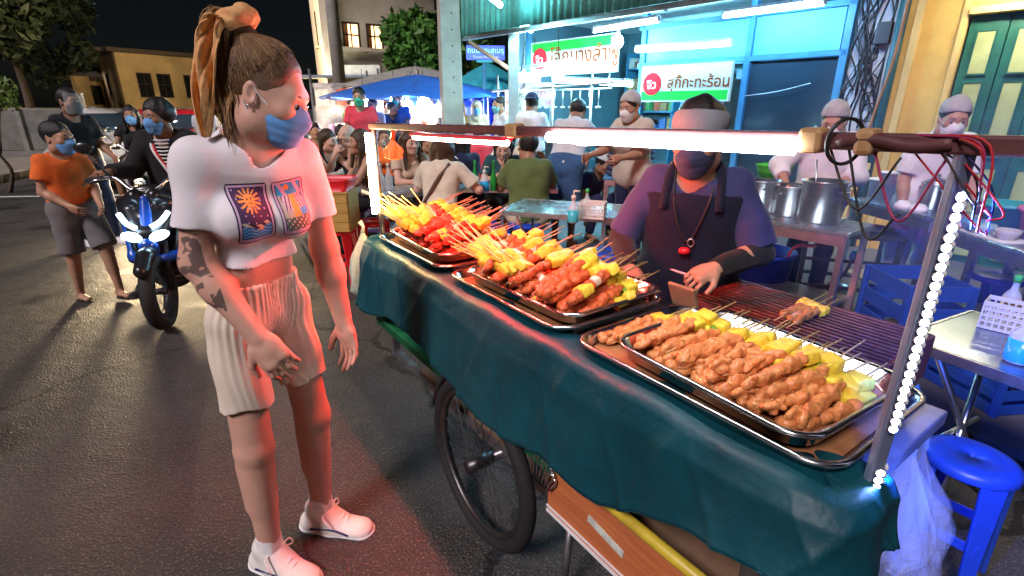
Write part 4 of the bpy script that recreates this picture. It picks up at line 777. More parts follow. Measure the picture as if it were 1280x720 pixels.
# skewers
def meat_mat(n, a, b): return mat('meat_'+n, a, .36, c2=b, scale=42, bump=.6, bscale=85, sss=.15, spec=.4, coat=.2)
CHK = meat_mat('chicken', (.66,.26,.085), (.52,.165,.05)); ORG = meat_mat('orange', (.60,.13,.035), (.46,.07,.02)); RED_LIT = meat_mat('red', (.66,.07,.035), (.50,.04,.02)); GRL = meat_mat('grilled', (.52,.24,.07), (.30,.11,.03))  # red meat has the red tube's light put into its colour
PIN = mat('pineapple', (.86,.66,.06), .4, c2=(.72,.46,.03), scale=60, bump=.5, bscale=120, stretch=(1,5,1), sss=.2, coat=.2); PEP = mat('pepper_green', (.12,.26,.02), .3, var=.3, scale=30, coat=.4); STK = mat('bamboo', (.74,.52,.22), .6, c2=(.55,.36,.14), scale=40, stretch=(1,.2,1)); SHAL = mat('shallot', (.80,.55,.42), .35, sss=.2, var=.15)
rg = random.Random(11)
def meat_mesh(seed, L, w, m, n=8):
    r = random.Random(seed); pr = []
    for k in range(n):
        y = -L/2+L*(k+.5)/n; a = r.uniform(0, 2*PI); q = r.uniform(0,.35)*w; rot = rzm(r.uniform(-50,50)) @ rx(r.uniform(-30,30)) @ ry(r.uniform(-60,60))
        pr.append(ell((q*math.cos(a), y+r.uniform(-.004,.004), q*math.sin(a)*.6), (w*r.uniform(.62,.95), L/n*r.uniform(.75,1.25), w*r.uniform(.45,.72)), rot, k=.004))
        if r.random() < .6: a = r.uniform(0, 2*PI); pr.append(ell((w*.7*math.cos(a), y, w*.45*math.sin(a)), (w*.35, w*.5, w*.28), rzm(r.uniform(0,180)), k=.003))
    lo, hi = bounds(pr); V, F = polygonize(lambda P, e=False: field(P, pr, None, True)+.0012*np.sin(P[:,0]*520+3*np.sin(P[:,1]*190))*np.sin(P[:,1]*430+2*np.sin(P[:,2]*300)), lo, hi, .0030); return npmesh(V, F, m)
def chunk_mesh(sx, sy, sz, m, seed):
    r = random.Random(seed); bm = bmesh.new(); bmesh.ops.create_cube(bm, size=1)
    for v in bm.verts: v.co = Vector((v.co.x*sx*(1+.25*r.uniform(-1,1)), v.co.y*sy*(1+.2*r.uniform(-1,1)), v.co.z*sz*(1+.3*r.uniform(-1,1))))
    bmesh.ops.bevel(bm, geom=bm.edges[:], offset=min(sx,sy,sz)*.22, segments=2, affect='EDGES', profile=.6); me = bpy.data.meshes.new('chunk'); bm.to_mesh(me); bm.free(); me.materials.append(m)
    me.polygons.foreach_set('use_smooth', [True]*len(me.polygons)); return me
LONGM = {n: [meat_mesh(100*i+k, .15, .021, m, 9) for k in range(4)] for i, (n, m) in enumerate((('chk', CHK), ('org', ORG), ('red', RED_LIT)))}
SHM = {n: [meat_mesh(50*i+k+7, .042, .019, m, 3) for k in range(3)] for i, (n, m) in enumerate((('chk', CHK), ('org', ORG), ('red', RED_LIT)))}
PINM = [chunk_mesh(.046,.030,.026,PIN,k) for k in range(4)]; PEPM = [chunk_mesh(.022,.016,.006,PEP,k) for k in range(2)]; SHLM = [chunk_mesh(.026,.018,.02,SHAL,k) for k in range(2)]
STICKM = mesh(tube([(0,-.125,0),(0,.0,0),(0,.165,0)], [.0012,.0020,.0020], 6), STK, True)
def skewer(label, group, pos, direction, kind, roll=0, style=0, up=(0,0,1)):
    sc_ = 1.22 if kind in ('org', 'red') else 1.08
    """lies with its handle pointing along direction"""
    d = Vector(direction).normalized(); x = d.cross(Vector(up)).normalized(); z = x.cross(d); q = Matrix((x, d, z)).transposed().to_quaternion() @ Matrix.Rotation(roll, 3, 'Y').to_quaternion()
    t = link('meat_skewer', None, None, pos); t.rotation_mode = 'QUATERNION'; t.rotation_quaternion = q; tag(t, label, 'skewer', group)
    t.scale = (sc_*.92, sc_, sc_*.92); link('stick', STICKM, t)
    def add(n, me, y, rr=.3): o = link(n, me, t, (rg.uniform(-.002,.002), y, rg.uniform(-.002,.002))); o.rotation_euler = (rg.uniform(-.2,.2)*rr, rg.uniform(-PI,PI) if n == 'meat' else rg.uniform(-.3,.3), rg.uniform(-.25,.25)); return o
    if style == 0: add('meat', rg.choice(LONGM[kind]), -.050); add('pineapple', rg.choice(PINM), .034); add('pineapple', rg.choice(PINM), .062)
    elif style == 1: add('meat', rg.choice(LONGM[kind]), -.045); add('pepper', rg.choice(PEPM), .036); add('pineapple', rg.choice(PINM), .054)
    elif style == 2:
        for k, y in enumerate((-.095,-.050,.002)): add('meat', rg.choice(SHM[kind]), y)
        add('pineapple', rg.choice(PINM), -.072); add('shallot', rg.choice(SHLM), -.024); add('pineapple', rg.choice(PINM), .040)
    else:
        for k, y in enumerate((-.095,-.055,-.012)): add('meat', rg.choice(SHM[kind]), y)
        add('pineapple', rg.choice(PINM), .024); add('pineapple', rg.choice(PINM), .052)
    return t
def lay(label, group, n, s0, s1, tt, z0, z1, ang, lift, kind, styles, jt=.012, ds=0):
    for k in range(n):
        s_ = s0+(s1-s0)*(k+.5)/n+rg.uniform(-.006,.006); a = R(ang+rg.uniform(-5,5)); d = CN*math.cos(a)+CE*math.sin(a)+Vector((0,0,math.tan(R(lift+rg.uniform(-4,4)))))
        skewer(label, group, CW(s_, tt+rg.uniform(-jt,jt)+ds*k/n, z0+(z1-z0)*rg.random()), d, kind, rg.uniform(-.5,.5), rg.choice(styles))
lay('pale raw chicken skewer with pineapple in the inner tray beside the grill', 'chicken skewers in the tray beside the grill', 17, .055, .46, .197, .945, .950, -4, 3, 'chk', (0,0,1))
lay('pale raw chicken skewer with pineapple in the inner tray beside the grill', 'chicken skewers in the tray beside the grill', 15, .07, .47, .195, .968, .978, -6, 6, 'chk', (0,0,0,1), .02)
lay('pale raw chicken skewer with pineapple in the inner tray beside the grill', 'chicken skewers in the tray beside the grill', 7, .10, .44, .19, .990, 1.00, -2, 7, 'chk', (0,0,1), .025)
lay('pale chicken skewer lying between inner tray and middle tray rim', 'chicken skewers beside the inner tray', 3, .545, .605, .22, .925, .935, -8, 6, 'chk', (0,1))
lay('orange meat skewer with pineapple pointing to the vendor in the middle tray', 'orange skewers pointing to the vendor', 18, .70, 1.24, .225, .948, .955, -4, 4, 'org', (0,0,1))
lay('orange meat skewer with pineapple pointing to the vendor in the middle tray', 'orange skewers pointing to the vendor', 17, .71, 1.22, .235, .972, .985, 0, 8, 'org', (0,0,0,1), .03)
lay('orange meat skewer with pineapple pointing to the vendor in the middle tray', 'orange skewers pointing to the vendor', 9, .74, 1.15, .22, .995, 1.01, 3, 9, 'org', (0,3), .04)
for k in range(16):
    a = rg.uniform(-.32,.32); skewer('meat skewer with its stick raised to the customer side in the middle tray', 'raised skewers in the middle tray', CW(.93+.042*(k % 8)+rg.uniform(-.012,.012), .075+.032*(k//8)+.004*(k % 8), .992+.018*(k//8)), CE*.80-CN*(.42+a)+Vector((0,0,.34+.30*rg.random())), 'org', rg.uniform(-.5,.5), rg.choice((2,2,0)))
lay('red-lit meat skewer pointing to the vendor in the tray by the warm lamp', 'red-lit skewers pointing to the vendor', 17, 1.43, 1.96, .235, .948, .955, -4, 5, 'red', (0,0,2,3))
lay('red-lit meat skewer pointing to the vendor in the tray by the warm lamp', 'red-lit skewers pointing to the vendor', 16, 1.45, 1.98, .245, .975, .99, 2, 9, 'red', (2,2,3,0), .03)
lay('red-lit meat skewer pointing to the vendor in the tray by the warm lamp', 'red-lit skewers pointing to the vendor', 12, 1.50, 1.96, .24, 1.0, 1.02, 4, 11, 'red', (2,3), .05)
for k in range(24):
    a = rg.uniform(-.32,.32); skewer('meat skewer with stick raised to the customer in the tray by the warm lamp', 'raised skewers in the tray by the warm lamp', CW(1.66+.036*(k % 9)+rg.uniform(-.012,.012), .085+.032*(k//9)+.004*(k % 9), .995+.018*(k//9)), CE*.72-CN*(.45+a)+Vector((0,0,.34+.30*rg.random())), 'red', rg.uniform(-.5,.5), rg.choice((2,3,0)))
lay('orange meat skewer heaped on top of the others in the middle tray', 'orange skewers heaped on top', 12, .72, 1.24, .20, 1.02, 1.045, 6, 12, 'org', (0,2,3), .05)
lay('red-lit meat skewer heaped on top of the others in the tray by the warm lamp', 'red-lit skewers heaped on top', 14, 1.46, 1.98, .22, 1.03, 1.055, 4, 13, 'red', (0,2,3), .05)
# light frame over the trays
BROWN = mat('bar_maroon', (.10,.035,.035), .5, var=.3, scale=12); TAPE = mat('tape_brown', (.42,.24,.10), .6, var=.2, scale=20)
L0, L1 = CW(2.03,.045,1.417), CW(-.075,.085,1.452); bl = lambda k: L0.lerp(L1, k)
lf = thing('cart_lamps', 'lamp frame over the trays with maroon bar, taped wires and lit strips', 'lamp frame', (0,0,0))
obj('crossbar', bar(L0+Vector((-.02,.03,0)), bl(1.045), .030, .026), BROWN, lf, bev=.004)
obj('post', tube([CW(2.03,.045,.90), L0], .011, 8), CARTM, lf, True); P1 = bl(.985); B1 = Vector((P1.x-.0,P1.y+.0,.80)); obj('post', bar(B1, P1, .026, .014, up=(.2,-.98,0)), mat('post_aluminium', (.32,.38,.55), .4, .7), lf, bev=.003)
def kpx(px): return min((k/1000 for k in range(1001)), key=lambda k: abs((lambda p: 640+640*p.x/(math.cos(PITCH)*p.y-math.sin(PITCH)*(p.z-1.5)))(bl(k))-px))
RED_T = lamp_mat('tube_red', (1,.08,.06), 140); REDH = mat('housing_red', (.6,.02,.05), .4); LEDB = lamp_mat('led_blue_white', (.90,.94,1.0), 13); LEDP = lamp_mat('led_post_blue', (.22,.36,1.0), 120); LED_FILL = lamp_mat('led_added_blue_fill', (.05,.13,1.0), 1250); WARM = lamp_mat('tube_warm', (1,.66,.28), 44)
a, b = kpx(517), kpx(634); dz = Vector((0,0,-.032)); obj('red_tube_housing', bar(bl(a)+dz*.75, bl(b)+dz*.75, .045, .012), REDH, lf, bev=.003); obj('red_tube', tube([bl(a)+dz*1.1, bl(b)+dz*1.1], .009, 10), RED_T, lf, True)
a, b = kpx(694), kpx(1003); lo_ = -CN*.021+Vector((0,0,-.012)); obj('led_tube', tube([bl(a)+lo_, bl(b)+lo_], .0125, 14), LEDB, lf, True)
for p0, p1 in ((1003,1032),(1072,1098),(637,650)): obj('tape_wrap', bar(bl(kpx(p0)), bl(kpx(p1)), .042, .040), TAPE, lf, bev=.008)
obj('warm_tube', tube([CW(2.03,.045,1.03)-CN*.03, L0-CN*.03-Vector((0,0,.03))], .013, 12), WARM, lf, True)
for k in range(40):                                       # led discs on the near post; the kitchen-facing set is an added blue fill
    z = B1.z+.03+k*.0142
    if z > P1.z-.06 or 8 <= k <= 12: continue
    q = Vector((P1.x,P1.y,z))
    for vdir, lm_ in ((Vector((-.18,-.98,.05)).normalized(), LEDP), (Vector((1,.0,.05)).normalized(), LED_FILL)):
        m_ = Matrix.Translation(q+vdir*.0145) @ vdir.to_track_quat('Z', 'Y').to_matrix().to_4x4(); hs_ = obj('led_cup', tf(lathe([(.0066,0),(.0069,.0032),(.0062,.0032),(.0060,.0012)], 14), m_), FIT, lf, True)
        obj('led_disc', tf([([(.0059*math.cos(2*PI*i/14), .0059*math.sin(2*PI*i/14), .0016) for i in range(14)], [tuple(range(14))])], m_), lm_, hs_)
wr = random.Random(9); WC = [mat('wire_'+n, c, .45) for n, c in (('red', (.45,.015,.02)), ('black', (.012,.012,.012)), ('pink', (.28,.02,.08)), ('blue', (.015,.02,.10)))]
for k in range(9):
    a = kpx(1110+8*k); p = bl(a)+Vector((0,-.02,.012)); q = bl(1.0)+Vector((wr.uniform(-.02,.04),wr.uniform(-.03,.02),wr.uniform(-.12,-.03))); m = (p+q)/2+Vector((wr.uniform(-.02,.05),-.03,wr.uniform(-.06,.06)))
    obj('wire', tube(curve([p, m, q], 7), .0015, 6), WC[k % 4 if k % 3 else 0], lf, True)
for k, (p0, p1, dp) in enumerate(((1035,1125,.10),(1060,1140,.14),(690,760,.03),(1090,1180,.11))): p, q = bl(kpx(p0)), bl(kpx(p1)); obj('wire', tube(curve([p, (p+q)/2-Vector((0,.02,dp)), q-Vector((0,.01,.02 if k != 1 else .1))], 8), .002, 6), WC[1 if k != 3 else 2], lf, True)
c = bl(kpx(1047)); obj('wire_loop', tube([c+Vector((.028*math.cos(k*PI/10),-.02,.034*math.sin(k*PI/10))) for k in range(21)], .003, 6, False), WC[1], lf, True)
obj('wire_bundle', tube(curve([bl(kpx(1040))+Vector((0,-.018,0)), bl(kpx(1080))+Vector((0,-.02,.004)), bl(kpx(1130))+Vector((0,-.02,-.004)), bl(kpx(1175))+Vector((0,-.02,.002))], 5), .010, 7), BROWN, lf, True)
# charcoal grill behind the near end
g = on_cart('charcoal_grill', 'rusty maroon charcoal grill with long iron bars behind the chicken tray', 'grill', .41, .73, 0); IRON = mat('grill_iron', (.13,.055,.045), .6, .6, var=.4, scale=18); MAR = mat('grill_maroon', (.17,.045,.05), .6, .3, c2=(.09,.025,.03), scale=8)
obj('fire_box', box((0,.16,.83), (.58,.015,.13))+box((0,-.17,.83), (.58,.015,.13))+box((.29,0,.83), (.015,.345,.13))+box((-.29,0,.83), (.015,.345,.13))+box((0,0,.77), (.56,.31,.01)), MAR, g, bev=.003)
obj('charcoal', sum((ball((rg.uniform(-.25,.25),rg.uniform(-.12,.12),.785), (rg.uniform(.015,.03),rg.uniform(.015,.03),.015), 6, 4) for k in range(60)), []), mat('charcoal', (.012,.011,.011), .9, bump=.8), g)
for k in range(13): obj('grill_bar', tube([(-.29,-.15+.025*k,.897), (.29,-.15+.025*k,.897)], .0045, 6), IRON, g, True)
for x in (-.24,.24): obj('cross_rod', bar((x,-.165,.890), (x,.155,.890), .008), IRON, g)
for x, y in ((-.27,-.14),(-.27,.13),(.27,-.14),(.27,.13)): obj('leg', bar((x,y,0), (x,y,.77), .025), MAR, g)
for k in range(3):
    me = meat_mesh(900+k, .11, .019, GRL, 6); s = skewer('glossy grilled skewer lying on the iron grill bars', 'skewers on the grill', CW(.37+.024*k, .72+.008*k, .915), CN+Vector((0,0,.06)), 'chk', 0, 0)
    for o in list(s.children):
        if o.name.startswith('meat'): o.data = me; o.location.y = -.02
        if o.name.startswith('pine'): o.location.y = .045
o = on_cart('cardboard_pad', 'folded brown cardboard pad beside the grill corner', 'cardboard', .66, .50, .93); o.rotation_euler = (R(-25), 0, CR); obj('sheet', box((0,0,0), (.10,.012,.09)), mat('cardboard', (.34,.20,.11), .85, var=.15), o, bev=.004)
# blue crate flap and hanging bag at the near end
o = thing('blue_sheet', 'bright blue plastic sheet with brown lining hanging at the grill end of the cart', 'sheet'); BLS = mat('sheet_blue', (.02,.17,.45), .4, var=.2, scale=5)
q0, q1, q2, q3 = at(1086,556,.90), at(1162,542,.98), at(1150,482,1.06), at(1104,466,1.0)
q = obj('sheet', grid(lambda u, v: (q0*(1-u)+q1*u)*(1-v)+(q3*(1-u)+q2*u)*v+Vector((0,.008*math.sin(u*9+v*4),.006*math.sin(u*7))), 12, 12), BLS, o, True); q.modifiers.new('s', 'SOLIDIFY').thickness = .003
obj('brown_lining', grid(lambda u, v: (q0*(1-u)+q1*u)+Vector((0,.004+.008*math.sin(u*9),-.002-.03*v*(1-.4*u))), 8, 3), mat('lining_brown', (.22,.12,.08), .8), o)
BAG = mat('bag_plastic', (.66,.70,.74), .3, var=.1, scale=7, alpha=.13, bump=.9, bscale=14, spec=.7); 
def bag(label, p, w, h, seed, m=BAG, grp=None):
    t = thing('plastic_bag', label, 'bag', p, 0, grp); r = random.Random(seed); q = r.uniform(0, 6)
    def f(u, v):
        a = 2*PI*u; k = v; rr = w*(.06+.62*math.sin(min(1, k*1.02)*PI*.56)**1.3)*(1 if k < .9 else 1-(k-.9)*4.5); rr *= 1+.16*math.sin(a*5+3*k+q)+.10*math.sin(a*9-6*k)+.06*math.sin(a*17+k*9); return (rr*math.cos(a)*(1+.15*math.sin(k*5)), rr*.7*math.sin(a), -h*k)
    obj('film', grid(f, 64, 30), m, t, True); obj('twist', tube([(0,0,.0),(0.004,0,.03),(-.01,0,.055)], [.012,.008,.014], 7), m, t, True); return t
bag('clear crumpled plastic bag hanging from the near end of the cart', at(1138,566,.93), .19, .36, 1)
bag('clear plastic bag hanging behind the first at the grill end of the cart', at(1152,560,.99), .15, .32, 4)
bag('pale crumpled bag hanging at the warm lamp end of the cart', CW(2.24,.02,.90), .14, .34, 6, mat('bag_pale', (.62,.66,.55), .35, alpha=.55, bump=.8, bscale=14, spec=.6))
bag('small orange bag tied under the red lamp', CW(1.86,.06,1.37), .06, .085, 8, mat('bag_orange', (.72,.28,.06), .4, alpha=.8, spec=.5))
# ------------------------------------------------------------------ furniture and props of the stalls
BLUE = mat('plastic_blue', (.015,.06,.48), .35, var=.12, scale=9, spec=.5); REDP = mat('plastic_red', (.60,.012,.02), .35, var=.12, scale=9); WHP = mat('plastic_white', (.66,.64,.56), .45, var=.06); TOP = mat('table_steel', (.42,.55,.60), .26, .85, var=.2, scale=5)
def stool(label, p, m, rz=0, h=.46, group='plastic stools', sc=1):
    t = thing('plastic_stool', label, 'stool', p, rz, group); t.scale = (sc,sc,1)
    obj('seat', lathe([(.010,h-.010),(.012,h),(.13,h+.002),(.152,h-.006),(.160,h-.03),(.155,h-.034),(.148,h-.012),(.012,h-.012)], 28), m, t, True)
    for k in range(4):
        a = PI/4+k*PI/2; c, s = math.cos(a), math.sin(a); P = lambda r, w, z: [(r*c-w*s, r*s+w*c, z), ((r-.018)*c-w*s, (r-.018)*s+w*c, z), ((r-.018)*c+w*s, (r-.018)*s-w*c, z), (r*c+w*s, r*s-w*c, z)]
        V = P(.152,.045,h-.02)+P(.165,.034,h*.5)+P(.182,.024,0); obj('leg', [(V, [(0,1,5,4),(1,2,6,5),(2,3,7,6),(3,0,4,7),(4,5,9,8),(5,6,10,9),(6,7,11,10),(7,4,8,11),(3,2,1,0),(8,9,10,11)])], m, t, bev=.005)
        b = a+PI/2; obj('brace', bar((.168*c,.168*s,h*.42), (.168*math.cos(b),.168*math.sin(b),h*.42), .012, .035), m, t, bev=.003)
    return t
def table(label, p, rz, w, d, h=.72, m=None, legm=None, group='folding steel tables'):
    t = thing('folding_table', label, 'table', p, rz, group); m = m or TOP; lm = legm or STEEL
    obj('table_top', box((0,0,h-.012), (w,d,.024)), m, t, bev=.006); obj('top_edge', box((0,-d/2-.004,h-.018), (w+.01,.008,.036))+box((0,d/2+.004,h-.018), (w+.01,.008,.036))+box((w/2+.004,0,h-.018), (.008,d,.036))+box((-w/2-.004,0,h-.018), (.008,d,.036)), STEEL, t)
    for x in (-1, 1):
        for y in (-1, 1): obj('leg', tube([(x*(w/2-.10),y*(d/2-.05),h-.03), (x*(w/2-.02)*.55,-y*(d/2-.05),.0)], .012, 8), lm, t, True)
        obj('cross_rail', tube([(x*(w/2-.06)*.8,-(d/2-.08),h*.45), (x*(w/2-.06)*.8,d/2-.08,h*.45)], .010, 8), lm, t, True)
    return t
def bottle(label, p, h, r, m, capm, liquid=None, pump=False, group=None, neck=.32):
    t = thing('bottle', label, 'bottle', p, 0, group); b = h*(1-neck)
    obj('bottle_body', lathe([(r*.9,0),(r,.006),(r,b*.86),(r*.8,b),(r*.42,b+h*neck*.35),(r*.34,h*.93),(r*.34,h)], 18), m, t, True)
    if liquid: obj('liquid', lathe([(r*.93,.002),(r*1.01,.008),(r*1.01,b*.8)], 18), liquid, t, True)
    obj('cap', lathe([(r*.42,h-.004),(r*.42,h+.022),(r*.2,h+.026)], 14), capm, t, True)
    if pump: obj('pump', tube([(0,0,h+.02),(0,0,h+.055)], .005, 6)+tube([(0,0,h+.055),(r*1.1,0,h+.05)], .007, 6), capm, t, True)
    return t
GBOT = mat('glass_green', (.03,.42,.06), .12, var=.1, trans=.35, spec=.6); GCAP = mat('cap_green', (.05,.5,.08), .4); SOAP = mat('soap_blue', (.02,.38,.75), .2, spec=.5, var=.05); CLEAR = mat('plastic_clear', (.75,.82,.84), .15, alpha=.45, spec=.6); SAUCE = mat('sauce_orange', (.70,.30,.03), .25); TEALL = mat('soap_teal', (.05,.50,.58), .2)
def basket(label, p, rz, w=.16, d=.11, h=.10):
    t = thing('plastic_basket', label, 'basket', p, rz); q = .004
    obj('base', box((0,0,.004), (w,d,.008)), WHP, t); 
    for sx, L, rot in ((0,w,0),(1,w,0),(2,d,1),(3,d,1)):
        G = []; n = int(L/.018)
        for k in range(n+1):
            x = -L/2+L*k/n; G += box((x,0,h/2), (.006,q,h))
        for z in (.008,.03,.052,.074,h-.004): G += box((0,.0005,z), (L,q,.008 if z < h-.01 else .016))
        m = Matrix.Translation((0,(-d/2 if sx == 0 else d/2),0)) if not rot else Matrix.Translation(((-w/2 if sx == 2 else w/2),0,0)) @ Matrix.Rotation(PI/2, 4, 'Z'); obj('side', tf(G, m), WHP, t)
    return t
# steel table between the cart and the vendor's back, its soap, basket and bottle
table('wet steel folding table with soap and basket behind the red-lit skewer tray', (.50,3.98,.05), R(-20), 1.05, .56, .70)
p = atz(716,278,.752); bottle('squat pump bottle of teal soap beside the white basket', p, .16, .038, CLEAR, WHP, TEALL, True)
basket('white perforated basket on the wet steel table', atz(740,272,.752), R(-20), .18, .12, .11); p = atz(733,266,.762); bottle('clear bottle with green cap standing in the white basket', p, .15, .03, CLEAR, GCAP)
for x, y, lb in ((.12,3.55,'blue plastic stool under the wet steel table'),(.72,3.62,'blue plastic stool under the wet steel table')): stool(lb, (x,y,.05), BLUE, .3)
# beer table
table('long steel table with green bottles in front of the man in olive shirt', (-.22,5.25,.05), R(-4), 1.35, .55, .70); G = 'green bottles on the long table'
for px, py, lb in ((594,237,'green glass bottle beside the blue pump bottle and the half full tumbler'),(617,238,'green glass bottle nearest the man in olive shirt')): bottle(lb, atz(px,py,.752), .25, .030, GBOT, GBOT, group=G, neck=.45)
bottle('white topped pump bottle of bright blue soap between green bottles', atz(606,239,.752), .17, .040, CLEAR, WHP, SOAP, True); bottle('short green drinking bottle at the far side of the long table', atz(548,226,.752), .15, .035, GBOT, GBOT, neck=.3)
for x, y, lb in ((-.60,4.85,'blue plastic stool beside the woman in white crop top'),(-.28,4.72,'blue plastic stool in front of the long steel table'),(.12,4.70,'blue plastic stool under the man in olive shirt')): stool(lb, (x,y,.05), BLUE, .5, .43)
# left tables
table('pale folding table with two clear bottles beside the warm lamp', (-1.05,4.95,.05), R(35), .62, .5, .70)
for px, lb in ((477,'clear water bottle with loose label on the pale table'),(487,'clear water bottle without label on the pale table')): bottle(lb, atz(px,237,.752), .22, .036, CLEAR, WHP, neck=.4)
table('green rimmed table of the seated women in black', (-2.35,6.75,.05), R(6), 1.2, .55, .70, mat('table_green', (.10,.20,.14), .4)); bottle('tall green bottle on the table of the women in black', atz(436,212,.752), .27, .032, GBOT, GBOT, neck=.45)
for x, y, lb in ((-1.55,5.55,'purple grey stool under the woman with long dark hair'),(-2.0,6.0,'purple grey stool under the man in black vest'),(-2.45,6.1,'purple grey stool under the woman with hand on mouth')): stool(lb, (x,y,.05), mat('plastic_purple', (.10,.05,.16), .5), .2, .43)
# red stool stack with wooden box and basin
q = atz(424,352,.05); stool('red plastic stool carrying the wooden box', (q.x,q.y+.12,.0), REDP, .0, .50, 'red stools'); stool('red plastic stool behind the one with wooden box', (q.x+.22,q.y+.45,.0), REDP, .4, .50, 'red stools')
o = thing('wooden_box', 'plain yellow wooden box of slats on the red stool', 'box', (q.x,q.y+.12,.502)); WD = mat('wood_yellow', (.50,.33,.09), .65, c2=(.36,.22,.05), scale=6, stretch=(1,1,10), bump=.3, bscale=30)
for k in range(4): obj('slat', box((0,-.155,.04+.08*k), (.31,.016,.077)), WD, o, bev=.004)
for x in (-.155,.155): obj('end_panel', box((x,0,.16), (.016,.29,.315)), WD, o, bev=.004)
obj('back_panel', box((0,.155,.16), (.31,.016,.315)), WD, o); obj('base', box((0,0,.01), (.29,.29,.016)), WD, o); obj('lid', box((0,0,.325), (.34,.34,.012)), WD, o, bev=.003)
o = thing('red_basin', 'glossy red rectangular basin on top of the wooden box', 'basin', (q.x,q.y+.12,.835)); V, F = [], []; lp = [(rrect(.29,.27,.04),.0),(rrect(.35,.33,.05),.10),(rrect(.37,.35,.055),.10),(rrect(.37,.35,.055),.088),(rrect(.34,.32,.05),.09),(rrect(.28,.26,.04),.006)]
n = len(lp[0][0])
for i, (P, z) in enumerate([lp[5],(rrect(.338,.318,.05),.096)]+lp[1:4]+[lp[0]]): V += [(x,y,z) for x, y in P]
for i in range(5): F += [(i*n+k, i*n+(k+1) % n, (i+1)*n+(k+1) % n, (i+1)*n+k) for k in range(n)]
F += [tuple(range(n)), tuple(5*n+k for k in range(n))[::-1]]; obj('basin_body', [(V, F)], REDP, o, True)
bag('white bag of rubbish lying behind the red stool', Vector((q.x+.42,q.y+.1,.34)), .22, .33, 12, MATS['bag_pale']); 
# --- kitchen behind the vendor
BLKM = mat('iron_black', (.03,.03,.035), .5, .6, var=.3); POTM = mat('pot_aluminium', (.50,.52,.54), .32, 1, var=.15, scale=10, stretch=(1,1,8))
def counter(label, a, b, d, h, m=TOP, group=None):
    a, b = Vector(a), Vector(b); L = (b-a).length; ang = math.atan2(b.y-a.y, b.x-a.x); t = thing('steel_counter', label, 'counter', (a.x,a.y,.05), ang, group); h -= .05
    obj('top', box((L/2,d/2,h-.015), (L,d,.03)), m, t, bev=.005); obj('apron_rail', box((L/2,.012,h-.06), (L-.04,.02,.06)), STEEL, t); obj('shelf', box((L/2,d/2,.25), (L-.08,d-.06,.02)), STEEL, t)
    for x in (.03, L-.03):
        for y in (.03, d-.03): obj('leg', bar((x,y,0), (x,y,h-.03), .035), STEEL, t)
    return t
def pot(label, p, r, h, lid=False, group='steel pots on the counter', spoon=False):
    t = thing('steel_pot', label, 'pot', p, random.uniform(0,3), group); obj('pot_body', lathe([(r*.95,0),(r,.01),(r,h-.012),(r+.008,h-.006),(r+.008,h),(r-.004,h),(r-.006,.012),(.001,.012)], 30), POTM, t, True)
    for s in (-1, 1): obj('handle', tube(curve([(s*r,-.03,h*.78),(s*(r+.03),-.025,h*.78),(s*(r+.03),.025,h*.78),(s*r,.03,h*.78)], 4), .005, 6), POTM, t, True)
    if lid: obj('lid', lathe([(r*.98,h),(r*.98,h+.006),(r*.4,h+.03),(.012,h+.035),(.012,h+.055)], 26), POTM, t, True)
    if spoon: obj('ladle', tube([(r*.3,0,.05),(r*.7,0,h+.12)], .005, 6), POTM, t, True)
    return t
c0, c1 = atz(915,268,.80), atz(1062,292,.80); counter('steel counter with three deep pots in front of the cook', (c0.x,c0.y), (c1.x,c1.y), .42, .80)
for px, py, r, h, lb, sp in ((950,272,.105,.22,'deep steel pot beside the bright green bowl',0),(985,276,.115,.20,'deep steel pot between two other pots',0),(1022,284,.125,.26,'largest deep steel pot with ladle stirred by the cook',1)): pot(lb, atz(px,py-8,.80), r, h, False, spoon=bool(sp))
p = atz(958,250,.83)+Vector((.12,.2,.0)); o = thing('green_bowl', 'bright green plastic bowl standing behind the pots', 'bowl', (p.x,p.y,.80)); obj('bowl_body', lathe([(.09,.0),(.10,.16),(.135,.27),(.14,.275),(.13,.265),(.09,.1),(.01,.09)], 26), mat('plastic_green', (.08,.55,.06), .4), o, True)
def bucket(label, p, r0, r1, h, m, cat='bucket', handle=True):
    t = thing('plastic_bucket', label, cat, p); obj('bucket_body', lathe([(r0,0),(r1,h),(r1+.014,h),(r1+.014,h-.025),(r1+.004,h-.03),(r1-.004,h-.004),(r0-.006,.012),(.002,.012)][:4]+[(r1-.004,h-.002),(r0-.006,.012),(.002,.012)], 34), m, t, True)
    obj('rim', tube([((r1+.008)*math.cos(2*PI*k/36),(r1+.008)*math.sin(2*PI*k/36),h-.012) for k in range(37)], .010, 8, False), m, t, True)
    if handle: obj('handle', tube([(r1*math.cos(a),r1*1.0*math.sin(a)*.3-.0,h-.03-.09*math.sin(a)) for a in [PI*k/14 for k in range(15)]], .005, 6), STEEL, t, True)
    return t
p = atz(962,318,.50); bucket('large blue water bucket standing behind the grill', (p.x,p.y+.1,.05), .17, .215, .46, BLUE)
